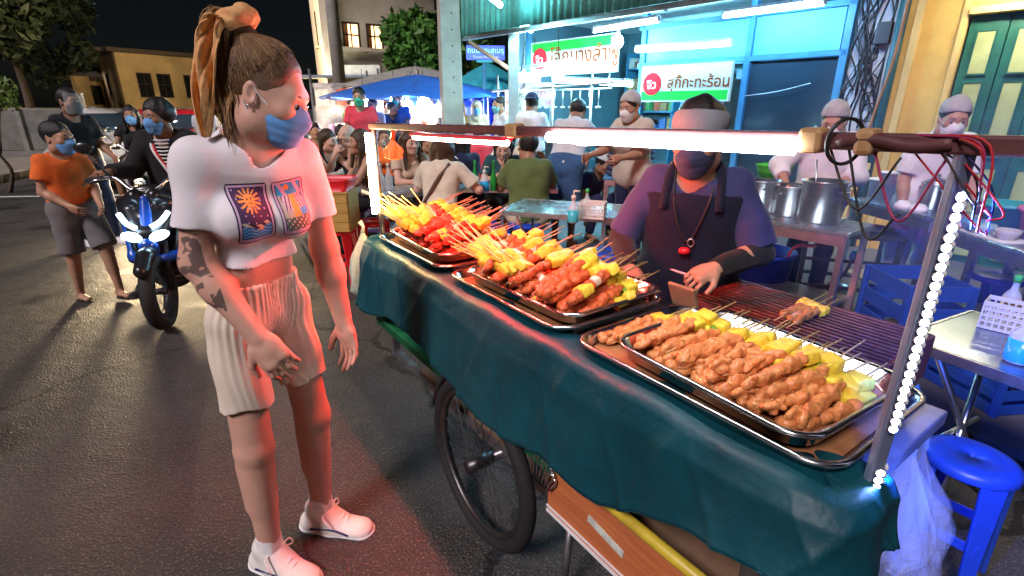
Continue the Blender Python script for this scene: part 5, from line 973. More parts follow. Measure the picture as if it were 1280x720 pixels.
# gas stove with wok burners and hoses
p = atz(1075,300,.62); t = thing('gas_stove', 'black wok stove with red gas hose beside the pot counter', 'stove', (p.x,p.y+.15,.05), R(-20))
obj('stove_top', box((0,0,.60), (.62,.42,.03)), BLKM, t, bev=.006)
for x in (-.16,.16):
    obj('burner_ring', tube([(x+.11*math.cos(2*PI*k/24),.11*math.sin(2*PI*k/24),.63) for k in range(25)], .012, 8, False), BLKM, t, True); obj('burner', lathe([(.05,.60),(.055,.64),(.02,.65)], 16, (x,0,0)), BLKM, t, True)
for x in (-.28,.28):
    for y in (-.18,.18): obj('leg', bar((x,y,0), (x*1.02,y,.59), .03), BLKM, t)
obj('lower_frame', bar((-.28,-.18,.22), (.28,-.18,.22), .025)+bar((-.28,.18,.22), (.28,.18,.22), .025)+bar((-.28,-.18,.42), (.28,-.18,.42), .02), BLKM, t)
obj('gas_hose', tube(curve([(-.22,-.21,.52),(-.36,-.23,.50),(-.40,-.22,.30),(-.34,-.22,.1),(-.2,-.2,.02)], 6), .012, 8), mat('hose_red', (.55,.08,.08), .5), t, True)
obj('gas_hose', tube(curve([(.02,-.2,.5),(-.02,-.25,.36),(-.1,-.24,.22),(.02,-.22,.05)], 6), .011, 8), WC[1], t, True); obj('gas_valve', ball((.02,-.21,.47), (.03,.025,.04), 10, 6), mat('valve_cyan', (.05,.4,.5), .4), t, True)
p = atz(1048,276,.70); o = thing('ladle', 'steel ladle resting on the stove', 'ladle', (p.x,p.y+.02,.668)); obj('bowl', lathe([(.004,0),(.03,.006),(.045,.028),(.04,.028),(.026,.01),(.004,.006)], 20), CHR, o, True); obj('shaft', tube([(.03,0,.03),(.2,.06,.07)], .005, 6), CHR, o, True)
pot('small steel pan stored below the stove', (p.x+.1,p.y+.05,.05), .10, .13, group='pans below the stove')
# counters along the wall
d0, d1 = atz(1062,247,.86), atz(1168,272,.86); counter('steel counter with plates and cups behind the wok stove', (d0.x,d0.y), (d1.x,d1.y), .40, .86)
e0, e1 = atz(1176,282,.80), atz(1330,330,.80); counter('long steel counter below the green doors', (e0.x,e0.y), (e1.x,e1.y), .48, .80)
ex = (e1-e0).normalized(); ey = Vector((-ex.y,ex.x,0)); en = lambda a, b: e0+ex*a+ey*b; dx = (d1-d0).normalized(); dy = Vector((-dx.y,dx.x,0)); dn_ = lambda a, b: d0+dx*a+dy*b
def bowl(label, p, r, h, m, group=None): o = thing('bowl', label, 'bowl', p, 0, group); obj('bowl_body', lathe([(r*.5,0),(r*.9,h*.6),(r,h),(r*.96,h),(r*.84,h*.6),(.003,h*.15)], 24), m, o, True); return o
bucket('pink plastic bucket on the counter below the green doors', en(.30,.32), .085, .11, .17, mat('plastic_pink', (.62,.16,.30), .4), handle=False); bucket('teal plastic basin on the counter below the green doors', en(.07,.30), .10, .13, .16, mat('plastic_teal', (.03,.38,.38), .4), 'basin', False)
bottle('pale plastic jug of pink sauce on the counter', en(.52,.26), .26, .06, CLEAR, WHP, mat('sauce_pink', (.55,.28,.2), .3), neck=.25); bottle('grey metal flask at the end of the counter', en(.80,.22), .20, .04, POTM, POTM, neck=.2)
for k, (a, b, r, lb) in enumerate(((.10,.10,.075,'blue rimmed noodle bowl beside the teal basin'),(.22,.07,.065,'pale blue bowl in front of the pink bucket'),(.36,.10,.06,'small steel bowl beside the sauce jug'))): bowl(lb, en(a,b), r, .06, mat('bowl_%d' % k, ((.1,.3,.5),(.3,.5,.55),(.5,.5,.5))[k], .35))
o = thing('paper_sheet', 'white paper sheet under the noodle bowls', 'paper', en(.22,.10)+Vector((0,0,.001)), math.atan2(ex.y,ex.x)); obj('sheet', box((0,0,.0015), (.46,.17,.003)), MASK_W, o)
for k, (a, b, r, h, lb) in enumerate(((.12,.2,.075,.20,'tall white plastic tub on the plate counter'),(.02,.2,.07,.14,'low white plastic tub on the plate counter'),(.30,.24,.055,.15,'slim white cup stack on the plate counter'))): o = thing('plastic_tub', lb, 'tub', dn_(a,b)); obj('tub_body', lathe([(r*.85,0),(r,h),(r+.006,h),(r+.006,h-.012),(r*.9,.01),(.003,.01)][:4]+[(r-.005,h-.002),(.003,.02)], 22), MASK_W, o, True)
pot('steel soup pot on the plate counter', dn_(.46,.22), .075, .17, True, group='pots on the plate counter'); pot('second steel pot beside the soup pot', dn_(.62,.2), .06, .14, False, group='pots on the plate counter')
for k in range(2): o = thing('white_bowl', 'upturned white bowl on the edge of the plate counter', 'bowl', dn_(.42+.12*k,.06), 0, 'upturned bowls'); obj('bowl_body', lathe([(.055,0),(.05,.025),(.03,.048),(.004,.05)], 20), MASK_W, o, True)
# blue crates in front of the counter
CRB = mat('crate_blue', (.01,.06,.36), .4, var=.2)
def crate(label, p, rz, w, d, h, m=CRB, group='plastic crates'):
    t = thing('plastic_crate', label, 'crate', p, rz, group); obj('base', box((0,0,.008), (w,d,.016)), m, t)
    for x, y, L, r in ((0,-d/2,w,0),(0,d/2,w,0),(-w/2,0,d,1),(w/2,0,d,1)):
        for k in range(4):
            z = h*(.1+.27*k); o = obj('side_slat', box((0,0,0), (L,.012,h*.18)), m, t, bev=.003); o.location = (x,y,z); o.rotation_euler = (0,0,PI/2*r)
    for x in (-1, 1):
        for y in (-1, 1): obj('corner_post', box((x*w/2,y*d/2,h/2), (.03,.03,h)), m, t, bev=.004)
    return t
crate('tall blue crate under the counter below the green doors', en(.25,-.22)-Vector((0,0,.75)), math.atan2(ex.y,ex.x), .42, .34, .50); crate('low blue crate beside the tall blue crate', en(.75,-.1)-Vector((0,0,.75)), math.atan2(ex.y,ex.x)+.2, .40, .30, .30)
# near right table, stools
table('steel folding table with perforated basket beside the hanging bags', (1.86,1.36,.0), R(-63), 1.0, .52, .72, mat('table_dark_steel', (.20,.27,.33), .22, .8, var=.25, scale=3))
basket('pale perforated basket holding an orange sauce bottle', atz(1258,412,.722), R(-50), .15, .10, .10); bottle('orange sauce bottle with green cap in the pale basket', atz(1256,398,.735), .15, .028, CLEAR, GCAP, SAUCE); bottle('pump bottle of bright blue soap beside the pale basket', atz(1270,452,.722), .15, .036, CLEAR, WHP, SOAP, True)
stool('bright blue stool beside the hanging clear bags', (1.47,1.36,0), BLUE, .6, .45, sc=.8); stool('blue stool in front of the long counter', (3.05,3.05,.05), BLUE, .2, .46); stool('blue stool behind the grill at the steel table', (1.45,1.95,.0), BLUE, .9, .44)
# --- poles, street sign, rack with menu
PC = mat('pole_concrete', (.34,.33,.29), .85, var=.2, scale=3, bump=.3, bscale=30)
p = at(565,140,8.6); o = thing('concrete_pole', 'square concrete utility pole in front of the leafy tree', 'pole', (p.x,p.y,0), R(18)); obj('shaft', [([(-.17,-.13,0),(.17,-.13,0),(.17,.13,0),(-.17,.13,0),(-.13,-.10,6.5),(.13,-.10,6.5),(.13,.10,6.5),(-.13,.10,6.5)],[(0,3,2,1),(4,5,6,7),(0,1,5,4),(1,2,6,5),(2,3,7,6),(3,0,4,7)])], PC, o, bev=.015)
for k in range(9): obj('bolt_hole', tf(lathe([(.012,0),(.012,.004)], 8), Matrix.Translation((.02,-.1312+.0046*(1.7+.22*k),1.7+.22*k)) @ Matrix.Rotation(PI/2, 4, 'X')), BLKM, o)
obj('flag', grid(lambda u, v: (.19+.02*math.sin(v*5),-.16+.1*u,1.05+.5*v), 3, 6), mat('cloth_yellow', (.75,.60,.05), .8), o)
p = at(420,60,18); o = thing('utility_pole', 'grey utility pole in front of the corner house', 'pole', (p.x,p.y,0)); obj('shaft', tube([(0,0,0),(0,0,9)], [.22,.17], 12), PC, o, True); obj('cross_arm', bar((-.9,0,7.2), (.9,0,7.2), .1), BLKM, o)
p = at(642,60,8.0); o = thing('steel_post', 'tall steel canopy post lit turquoise beside the street sign', 'post', (p.x,p.y,0)); obj('shaft', box((0,0,1.9), (.15,.15,3.8)), mat('post_steel', (.38,.42,.42), .5, .3, var=.2), o, bev=.01); obj('cable', tube(curve([(.09,-.08,3.2),(.16,-.09,2.5),(.1,-.09,1.9)], 5), .008, 6), BLK, o, True)
obj('canopy_arm', bar((0,-.02,2.92), (1.9,-1.4,3.12), .06, .08), STEEL, o); obj('side_arm', bar((0,-.05,2.0), (.9,.2,2.15), .04, .05), STEEL, o)
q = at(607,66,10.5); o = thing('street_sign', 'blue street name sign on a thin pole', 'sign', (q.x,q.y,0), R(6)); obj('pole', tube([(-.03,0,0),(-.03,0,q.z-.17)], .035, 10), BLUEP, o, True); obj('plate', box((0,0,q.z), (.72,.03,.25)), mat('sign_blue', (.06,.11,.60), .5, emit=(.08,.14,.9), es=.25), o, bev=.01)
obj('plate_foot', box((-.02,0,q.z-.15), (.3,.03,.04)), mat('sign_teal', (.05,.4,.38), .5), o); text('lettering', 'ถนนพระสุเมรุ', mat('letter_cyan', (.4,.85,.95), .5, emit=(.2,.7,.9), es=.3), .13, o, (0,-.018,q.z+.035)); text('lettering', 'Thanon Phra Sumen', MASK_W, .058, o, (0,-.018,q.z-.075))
tt = row('menu_rack', 'steel rack with hanging white menu board and pipes at the rice stall', 'rack', 4.0, 1.0, 0)
for x in (-.95,.25,.95): obj('upright', tube([(x,0,.05),(x,0,1.95)], .016, 8), STEEL, tt, True)
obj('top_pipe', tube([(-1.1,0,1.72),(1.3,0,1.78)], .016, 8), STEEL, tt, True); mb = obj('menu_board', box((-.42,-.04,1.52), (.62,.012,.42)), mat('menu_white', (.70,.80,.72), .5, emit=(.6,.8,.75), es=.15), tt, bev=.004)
for k, (s, z, sz) in enumerate((('โจ๊กหมู',1.66,.12),('ไข่',1.56,.075),('ใส่ไข่',1.47,.075),('ไข่เยี่ยวม้า',1.38,.075))): text('lettering', s, mat('ink_dark', (.03,.05,.06), .6), sz, mb, (-.42,-.0475,z), ext=.0006)
for z in (1.56,1.40): text('lettering', '30', REDD, .07, mb, (-.17,-.0475,z), ext=.0006); text('lettering', '40', REDD, .07, mb, (-.67,-.0475,z), ext=.0006)
counter('stall counter with stacked plates in front of the rice sign', W_(4.9,.75,0).to_2d(), W_(3.3,.75,0).to_2d(), .5, .82, mat('top_blue', (.10,.30,.40), .4))
for k, (s, d, r, h, lb) in enumerate(((4.6,.95,.18,.10,'wide steel dish tub on the stall counter'),(4.2,.9,.16,.05,'stack of white plates on the stall counter'),(3.75,.95,.2,.22,'large steel stock pot on the stall counter'),(3.9,1.1,.15,.05,'white tray of bowls on the stall counter'))): pot(lb, W_(s,d,.82), r, h, group='tubs on the stall counter')
p = at(818,185,5.6); o = thing('wicker_crate', 'dark woven basket crate beside the woman with head scarf', 'basket', (p.x-.25,p.y,.80)); WK = mat('wicker', (.06,.06,.12), .7, bump=1, bscale=60)
for k in range(7): obj('weave_band', tube(rr_ := [(x,y,.03+.055*k) for x, y in rrect(.42,.32,.05)]+[(rrect(.42,.32,.05)[0][0],rrect(.42,.32,.05)[0][1],.03+.055*k)], .022, 6, False), WK, o, True)
obj('base', prism(rrect(.40,.30,.05), 0, .02), WK, o)
tb = counter('dark steel stand carrying the woven crate', (p.x-.55,p.y-.15), (p.x+.35,p.y-.35), .45, .80, BLUEP)
# hanging bulbs
def bulb(label, p, r, m, group='glowing bulbs of the market'):
    t = thing('light_bulb', label, 'bulb', p, 0, group); obj('glass', ball((0,0,0), (r,r,r*1.15), 14, 10), m, t, True); obj('socket', tube([(0,0,r),(0,0,r+.07)], .025, 8), WHP, t, True); obj('cord', tube([(0,0,r+.07),(0,.02,r+.5)], .006, 5), BLK, t); return t
BW = lamp_mat('bulb_white', (1,.86,.68), 70); BC = lamp_mat('bulb_cool', (.5,.88,1), 28); BV = lamp_mat('bulb_violet', (.5,.55,1), 40)
for px, py, Y, r, m, lb in ((455,130,11,.16,BW,'warm bulb over the man in red shirt'),(493,127,11.5,.10,BW,'smallest warm bulb by the umbrella pole'),(510,133,11,.11,BW,'warm bulb beside the umbrella pole'),(530,131,11,.14,BW,'large warm bulb between umbrella pole and concrete pole'),(571,133-8,12,.0,BW,None),(549,138,10.5,.11,BV,'violet white bulb near the concrete pole'),(655,100,9,.11,BC,'cool bulb closest to the turquoise post'),(668,99,9,.10,BC,'cool bulb between turquoise post and menu board'),(772,52,7.5,.075,BC,'small cool bulb above the rice sign'),(697,92,8,.09,BC,'cool bulb beside the menu board')):
    if lb: bulb(lb, at(px,py,Y), r, m)
tube_lamp('tube lamp on the canopy behind the turquoise post', at(612,-4,7.2), at(626,7,7.4), TUBE_C, .03); tube_lamp('short tube lamp under the canopy behind the post', at(652,30,7.6), at(664,38,7.8), TUBE_C, .03); tube_lamp('long tube lamp above the dish tubs', at(692,100,8), at(790,105,7.2), lamp_mat('tube_dish', (.4,.9,1), 14), .035)
# umbrellas and tarps
def umbrella(label, p, r, zt, drop, m, group='market umbrellas'):
    t = thing('market_umbrella', label, 'umbrella', (p[0],p[1],0), random.uniform(0,1), group); n = 8
    for k in range(n):
        a, b = 2*PI*k/n, 2*PI*(k+1)/n; f = lambda u, v: ((v*r)*(math.cos(a)*(1-u)+math.cos(b)*u)+0, (v*r)*(math.sin(a)*(1-u)+math.sin(b)*u), zt-drop*v**1.25-.10*v*v*math.sin(PI*u)*.6+0)
        o = obj('canopy_panel', grid(f, 6, 8), m, t, True); o.modifiers.new('s', 'SOLIDIFY').thickness = .004
        obj('rib', tube([(0,0,zt-.02), (r*math.cos(a),r*math.sin(a),zt-drop-.01)], .008, 5), STEEL, t)
    obj('pole', tube([(0,0,0),(0,0,zt+.08)], .022, 8), STEEL, t, True); return t
q = at(470,104,10.5); umbrella('blue market umbrella over the man in red shirt', (q.x+.8,q.y), 1.9, q.z+.15, .40, mat('umbrella_blue', (.03,.16,.62), .6, var=.15)); q = at(520,98,12.5); umbrella('pale grey market umbrella behind the blue one', (q.x,q.y), 1.9, q.z+.25, .45, mat('umbrella_grey', (.34,.33,.30), .7)); q = at(610,92,11.5); umbrella('teal market umbrella behind the street sign', (q.x,q.y), 1.0, q.z+.2, .55, mat('umbrella_teal', (.03,.34,.40), .6))
q = at(560,125,13); umbrella('dark blue market umbrella behind the concrete pole', (q.x,q.y), 1.6, q.z+.3, .4, mat('umbrella_navy', (.02,.06,.30), .6))
TB = mat('tarp_royal', (.01,.04,.50), .5, var=.2)
o = thing('blue_tarp', 'royal blue tarpaulin sheet hung behind the standing people', 'tarpaulin', (0,0,0)); A, B = at(575,118,12), at(648,118,12); obj('sheet', grid(lambda u, v: (A.x+(B.x-A.x)*u, 12+.06*math.sin(u*22), .2+(A.z-.2)*v), 40, 4), TB, o, True)
# market stall behind: table, cloth boards, bright goods
for k, (px, Y, c, lb) in enumerate(((425,12,(.5,.08,.07),'market stall with red and orange goods'),(500,12.6,(.5,.45,.40),'market stall with white boxes under the bulbs'),(545,13,(.25,.3,.5),'market stall with blue goods beside the concrete pole'))):
    q = at(px,150,Y); t = thing('market_stall', lb, 'stall', (q.x,q.y,0), R(6*k-6), 'market stalls in the back'); obj('stall_top', box((0,0,.85), (1.7,.8,.05)), mat('stall_top', (.4,.38,.35), .6), t); obj('stall_front', box((0,-.38,.43), (1.66,.03,.8)), mat('stall_front%d' % k, c, .6), t); obj('back_board', box((0,.5,1.35), (1.7,.04,1.3)), mat('stall_board', (.45,.42,.40), .7, var=.3, scale=5), t)
    for i in range(8): w = .10+.12*rg.random(); h = .08+.22*rg.random(); obj('goods_box', box((-.72+.2*i,rg.uniform(-.2,.2),.875+h/2), (w,w,h)), mat('goods_%d' % rg.randrange(6), rg.choice(((.6,.55,.5),(.5,.06,.05),(.55,.4,.05),(.05,.2,.5),(.05,.35,.2),(.5,.3,.4))), .5), t, bev=.005)
    for x in (-.8,.8): obj('stall_post', bar((x,.45,0), (x,.45,2.3), .04), STEEL, t)
    for i in range(3): obj('hanging_sign', box((-.55+.5*i,.40,1.62+.1*rg.random()), (.3,.015,.36)), mat('placard_%d' % (i+k), ((.65,.6,.5),(.6,.15,.1),(.2,.45,.25),(.6,.5,.15),(.3,.5,.7))[i+k], .6, var=.3, scale=12), t)
q = at(662,118,8.8); o = thing('poster_board', 'pale printed poster board above the man in white shirt', 'board', (q.x+.05,q.y,0)); obj('board', box((0,0,q.z), (.66,.02,.36)), mat('poster_pale', (.55,.60,.60), .6, c2=(.5,.15,.2), scale=6), o); obj('stand', bar((-.3,.02,0), (-.3,.02,q.z), .03)+bar((.3,.02,0), (.3,.02,q.z), .03), STEEL, o); text('lettering', 'โจ๊ก', mat('ink_rose', (.5,.12,.2), .6), .2, o, (.08,-.012,q.z), ext=.0008)
# --- scooters and cars
def scooter(label, p, rz, cm, lm, drl=True):
    t = thing('motor_scooter', label, 'scooter', p, rz); BL = mat('scooter_black', (.012,.012,.014), .3, coat=.3)
    for y, r in ((-.60,.275),(.60,.275)):
        w = wheel(t, 0, y, r, r, nsp=10, tyre_r=.05, rimm=BLKM); w.rotation_euler = (0,0,PI/2)
    sdf('front_fender', [cap((0,-.60+.30*math.cos(R(a)),.275+.30*math.sin(R(a))), (0,-.60+.30*math.cos(R(a+25)),.275+.30*math.sin(R(a+25))), .05, .05, (0,1,0), 1.0) for a in (35,60,85,110)]+[ell((0,-.60,.275), (.09,.29,.29), None, .004, -1)], .009, BL, t)
    obj('fork', tube([(.075,-.60,.275),(.06,-.44,.80)], .022, 8), BLKM, t, True); obj('fork', tube([(-.075,-.60,.275),(-.06,-.44,.80)], .022, 8), BLKM, t, True)
    cw_ = []
    for e in (-1, 1): cw_ += [cap((e*.15,-.36,.86), (e*.03,-.55,.66), .055, .075, (0,1,0), 1.2, k=.03), cap((e*.17,-.36,.80), (e*.12,-.44,.50), .045, .05, (1,0,0), 1.5, k=.03), cap((e*.06,-.44,.92), (e*.15,-.36,.86), .05, .05, k=.03)]
    sdf('front_cowl', cw_+[cap((0,-.50,.66), (0,-.44,.88), .08, .06, (0,1,0), 1.4, k=.03)], .009, BL, t)
    for e in (-1, 1): sdf('side_fairing', [cap((e*.185,-.35,.84), (e*.15,-.45,.50), .035, .045, (1,0,0), 1.6), cap((e*.15,-.45,.50), (e*.05,-.55,.50), .04, .03, k=.03)], .008, cm, t)
    sdf('nose_panel', [cap((0,-.60,.60), (0,-.53,.48), .06, .035, (0,1,0), 1.3), cap((0,-.57,.66), (0,-.47,.90), .045, .03, (0,1,0), 1.6, k=.04)], .008, cm, t)
    sdf('leg_shield', [cap((0,-.36,.80), (0,-.26,.36), .19, .17, (0,1,0), 3.0), cap((0,-.22,.30), (0,.15,.28), .15, .15, (0,0,1), 2.5, k=.05)], .012, BL, t)
    sdf('rear_body', [cap((0,.10,.50), (0,.75,.66), .15, .13, (1,0,0), 1.0), cap((0,.2,.35), (0,.6,.40), .14, .12, k=.06)], .013, BL, t); sdf('seat', [cap((0,.02,.73), (0,.62,.78), .13, .11, (0,0,1), 2.0)], .012, RUB, t)
    obj('handlebar', tube(curve([(-.34,-.30,1.02),(-.18,-.36,1.04),(-.07,-.42,.96),(.07,-.42,.96),(.18,-.36,1.04),(.34,-.30,1.02)], 5), .014, 8), CHR, t, True)
    for s in (-1, 1):
        obj('grip', tube([(s*.24,-.335,1.035),(s*.37,-.29,1.015)], .021, 10), RUB, t, True); obj('brake_lever', tube(curve([(s*.2,-.38,1.04),(s*.28,-.40,1.03),(s*.37,-.36,1.0)], 4), .007, 6), CHR, t, True)
        obj('mirror_stem', tube([(s*.2,-.37,1.05),(s*.30,-.36,1.20)], .007, 6), BLKM, t, True); obj('mirror', ball((s*.31,-.355,1.24), (.06,.018,.04), 12, 8), BL, t, True)
        if drl:
            y = -.615; obj('running_light', tube(curve([(s*.045,y-.0,.735),(s*.10,y+.03,.765),(s*.145,y+.075,.82)], 5), .016, 8), lm, t, True); sdf('headlight', [ell((s*.078,-.602,.672), (.066,.03,.032), ry(s*-18))], .007, lm, t)
    if not drl:
        hl = obj('headlight', ball((0,-.57,.80), (.075,.05,.07), 14, 10), lm, t, True); ld = bpy.data.lights.new('headlight_beam', 'SPOT'); ld.energy = 85; ld.color = (1,.74,.42); ld.spot_size = R(100); ld.spot_blend = .9; ld.shadow_soft_size = .3
        lo = bpy.data.objects.new('headlight_beam', ld); COL.objects.link(lo); lo.parent = t; lo.location = (0,-.66,.80); lo.rotation_euler = (R(82),0,PI)
    return t
HLB = lamp_mat('drl_blue_white', (.55,.80,1.0), 3.0); HLW = lamp_mat('headlight_warm', (1,.78,.48), 140)
SB = mat('scooter_blue', (.01,.06,.34), .25, coat=.4, var=.15)
scooter('blue and black scooter with bright angular running lights', (-2.66,3.95,0), R(18), SB, HLB)
q = at(141,197,6.5); scooter('white scooter with one glaring round headlight', (q.x,q.y+.57,0), R(24), mat('scooter_white', (.5,.5,.5), .3, coat=.3), HLW, False)
def car(label, p, rz, m, h=1.45, L=4.3, name='parked_car'):
    t = thing(name, label, 'car', p, rz, 'parked cars'); w = .85; k = h/1.45
    prof = [(-L/2,.30),(-L/2,.72*k),(-L/2+.25,.84*k),(-L/2+1.1,.95*k),(-L/2+1.85,h),(L/2-1.0,h),(L/2-.25,1.0*k),(L/2,.9*k),(L/2,.30)]
    sdf('car_body', [cap((0,-L/2+.5,.58*k), (0,L/2-.5,.60*k), .80, .80, (0,0,1), 1.95), cap((0,-L/2+.35,.62*k), (0,L/2-.35,.62*k), .70, .70, (0,0,1), 2.1, k=.1), cap((0,-.5,.95*k), (0,1.0,.95*k), .66, .66, (0,0,1), 1.35, k=.12)], .04, m, t)
    sdf('windows', [cap((0,-.52,1.05*k), (0,1.02,1.05*k), .665, .665, (0,0,1), 1.55), pln((0,0,1.0*k), (0,0,-1)), pln((0,0,1.33*k), (0,0,1))], .04, GLASS, t)
    for y in (-L/2+.8, L/2-.8):
        for x in (-.72,.72): ww = link('wheel', None, t, (x,y,.31)); obj('tyre', tube([(-.1,0,0),(.1,0,0)], .31, 20), RUB, ww, True); obj('hub_cap', tube([(-.11,0,0),(.11,0,0)], .18, 16), CHR, ww, True)
    for x in (-.55,.55): obj('headlight', ball((x,-L/2+.22,.66*k), (.16,.06,.09), 10, 6), MASK_W, t, True); obj('tail_light', ball((x*1.15,L/2-.22,.75*k), (.12,.06,.1), 10, 6), REDP, t, True)
    return t
q = at(222,178,13.0); car('red car parked behind the person in white cap', (q.x,q.y,0), R(70), mat('car_red', (.55,.02,.03), .25, coat=.5)); q = at(128,185,11); car('white car behind the white scooter', (q.x,q.y,0), R(35), mat('car_white', (.55,.53,.5), .3, coat=.4), 1.5)
# ------------------------------------------------------------------ people of the street and the stalls
build_hero()
C = {n: cloth(n, c) for n, c in dict(orange=(.80,.16,.03), grey=(.16,.15,.15), black=(.014,.014,.016), jean=(.03,.04,.08), white=(.72,.72,.70), navy=(.015,.02,.06), olive=(.10,.15,.05), red=(.70,.06,.09), pink=(.75,.33,.30), cream=(.62,.52,.38), lilac=(.035,.038,.11), blue=(.03,.10,.30), denim=(.04,.10,.22), brown=(.12,.08,.06), pale=(.55,.56,.58), teal=(.02,.07,.08), net=(.70,.68,.66), dark_red=(.2,.03,.05), beige=(.55,.42,.30)).items()}
C['net'] = mat('hair_net_white', (.72,.70,.68), .8, alpha=.6, bump=.6, bscale=90)
APR = cloth('apron_navy', (.007,.008,.022)); SIT = dict(ll=((.16,-1,-.02),(.02,.06,-1)), rl=((-.16,-1,-.02),(-.02,.06,-1)))
SHOE_D = dict(st='sandal', m=SOLE); SHOE_B = dict(st='s', m=C['black'], sole=SOLE); SHOE_W = dict(st='s', m=C['white'])
# street on the left
q = atz(92,380,0)
person('boy in orange t-shirt and grey shorts walking with blue mask', (q.x+.12,q.y+.12,0), 62, 1.40, res=.007, lean=2, skin='tan', hs=1.08, g=.95,
    la=((.1,-.12,-1),(-.25,-.75,-.55)), ra=((-.12,.05,-1),(.35,-.75,-.5)), ll=((.02,-.48,-1),(.0,-.12,-1)), rl=((-.02,.06,-1),(0,.22,-1)), feet=(0,0), head=(22,4,0),
    shirt=dict(m=C['orange'], sl=.6, hem=-.10, fl=.01), legs=dict(m=C['grey'], len=.95, fl=.022, o=.02), hair=dict(st='short'), mask=MASK_B, shoes=SHOE_D)
q = atz(122,305,0)
def visor(J, root): hp = J['hp']; obj('face_visor', grid(lambda u, v: hp(.10*math.sin((u-.5)*2.6), -.035-.10*math.cos((u-.5)*2.6), -.11+.20*v), 12, 4), mat('visor_clear', (.8,.8,.8), .1, alpha=.25, spec=.8), root, True)
person('tall man in black t-shirt and dark jeans wearing a clear visor', (q.x+.10,q.y,0), 66, 1.70, res=.008, skin='brown', la=((.12,-.2,-1),(-.1,-.9,-.5)), ra=((-.1,-.1,-1),(.2,-.9,-.35)), ll=((.05,-.12,-1),(0,.05,-1)), rl=((-.05,.06,-1),(0,.12,-1)), head=(6,4,0),
    shirt=dict(m=C['black'], sl=.75, hem=-.12, fl=.008), legs=dict(m=C['jean'], len=2), hair=dict(st='short'), mask=C['black'], shoes=SHOE_W, extra=visor)
def rider_extra(J, root):
    tp, s = J['tp'], J['s']; G = []
    for k in range(8): z = .44-.028*k; w = .055-.0042*k; G += tube(curve([tp(-w,-.118+.10*max(0, z-.34),z), tp(0,-.128+.14*max(0, z-.34),z-.004), tp(w,-.118+.10*max(0, z-.34),z)], 3), .006, 6)
    obj('striped_shirt', G, MASK_W, root, True)
    obj('strap', tube(curve([tp(-.10,-.04,.455), tp(-.075,-.112,.36), tp(.0,-.122,.20), tp(.06,-.112,.04)], 6), .010, 6), MASK_W, root, True); obj('strap', tube(curve([tp(-.085,-.045,.455), tp(-.055,-.117,.355), tp(.02,-.126,.20), tp(.075,-.115,.04)], 6), .008, 6), REDP, root, True)
P = (-2.70,4.16,0)
person('rider in black jacket and striped shirt sitting on the blue scooter', P, 14, 1.62, seat=.84, res=.007, skin='brown', g=1.06, head=(-28,6,0), la=((.30,-.45,-.8),(.25,-.75,.05)), ra=((-.30,-.45,-.8),(-.25,-.75,.05)), ll=((.25,-.72,-.38),(.05,.05,-1)), rl=((-.42,-.62,-.55),(-.08,.05,-1)), palm=((0,0,-1),(0,0,-1)), curl=(1.3,1.3),
    shirt=dict(m=C['black'], sl=1.9, hem=-.1, o=.02, nr=.075, nz=-.06), legs=dict(m=C['black'], len=.92, o=.014, fl=.01), hair=dict(st='curly'), mask=MASK_B, shoes=SHOE_B, extra=rider_extra)
q = at(152,165,6.9)
person('girl in black top with blue mask riding the white scooter', (q.x,7.15,0), 22, 1.58, seat=.82, res=.009, fem=1, skin='brown', head=(4,2,0), la=((.25,-.4,-.8),(.2,-.9,.1)), ra=((-.25,-.4,-.8),(-.2,-.9,.1)), ll=((.22,-.9,-.2),(0,0,-1)), rl=((-.35,-.7,-.5),(0,.05,-1)), shirt=dict(m=C['black'], sl=.5), legs=dict(m=C['dark_red'], len=.9), hair=dict(st='long', len=.25, front=1), mask=MASK_B, shoes=SHOE_D)
q = at(258,160,9.5)
person('person in white cap and pale shirt standing by the red car', (q.x,q.y,0), 190, 1.62, res=.011, skin='tan', head=(0,0,0), shirt=dict(m=C['pale']), legs=dict(m=C['jean'], len=2), hair=dict(st='short', cap=C['white']), shoes=SHOE_B, face=0)
# seated diners on the left
q = at(375,200,5.6)
person('diner in pink sleeveless top seated behind the red basin', (q.x-.03,5.6,.05), 150, 1.66, seat=.50, lean=4, fem=1, skin='fair', **SIT, shirt=dict(m=C['pink'], tank=1, sl=0), legs=dict(m=C['black'], len=1), hair=dict(st='short', c='brown'), shoes=SHOE_D, face=0, la=((.15,-.6,-.8),(-.2,-.9,.1)), ra=((-.15,-.6,-.8),(.2,-.9,.1)))
person('woman in black vest with hand to her mouth seated at green table', (-2.28,6.25,.05), 62, 1.64, seat=.50, lean=14, fem=1, skin='fair', **SIT, la=((.05,-.75,-.55),(-.25,-.35,1)), ra=((-.05,-.75,-.6),(.28,-.35,1)), head=(10,6,0), shirt=dict(m=C['black'], tank=1, sl=0), legs=dict(m=C['black'], len=1), hair=dict(st='long', c='brown', len=.22), shoes=SHOE_D, res=.009, curl=(1.2,1.2))
person('bald man in black vest leaning back at the green table', (-1.92,6.35,.05), -10, 1.72, seat=.50, lean=-4, side=-8, skin='fair', **SIT, la=((.35,-.2,-.9),(.1,-.6,-.6)), ra=((-.3,-.3,-.9),(.1,-.9,.1)), head=(-6,-4,8), shirt=dict(m=C['black'], tank=1, sl=0), legs=dict(m=C['grey'], len=1), hair=dict(st='bald'), shoes=SHOE_D, res=.009)
person('woman with long dark hair in charcoal vest seated sideways', (-1.52,5.62,.05), -58, 1.66, seat=.50, lean=8, fem=1, skin='tan', **SIT, la=((.1,-.6,-.8),(-.2,-.9,.0)), ra=((-.15,-.5,-.8),(.2,-.9,0)), head=(10,0,0), shirt=dict(m=C['brown'], tank=1, sl=0), legs=dict(m=C['black'], len=2), hair=dict(st='long', c='brown', len=.30, front=1), shoes=SHOE_B, res=.009)
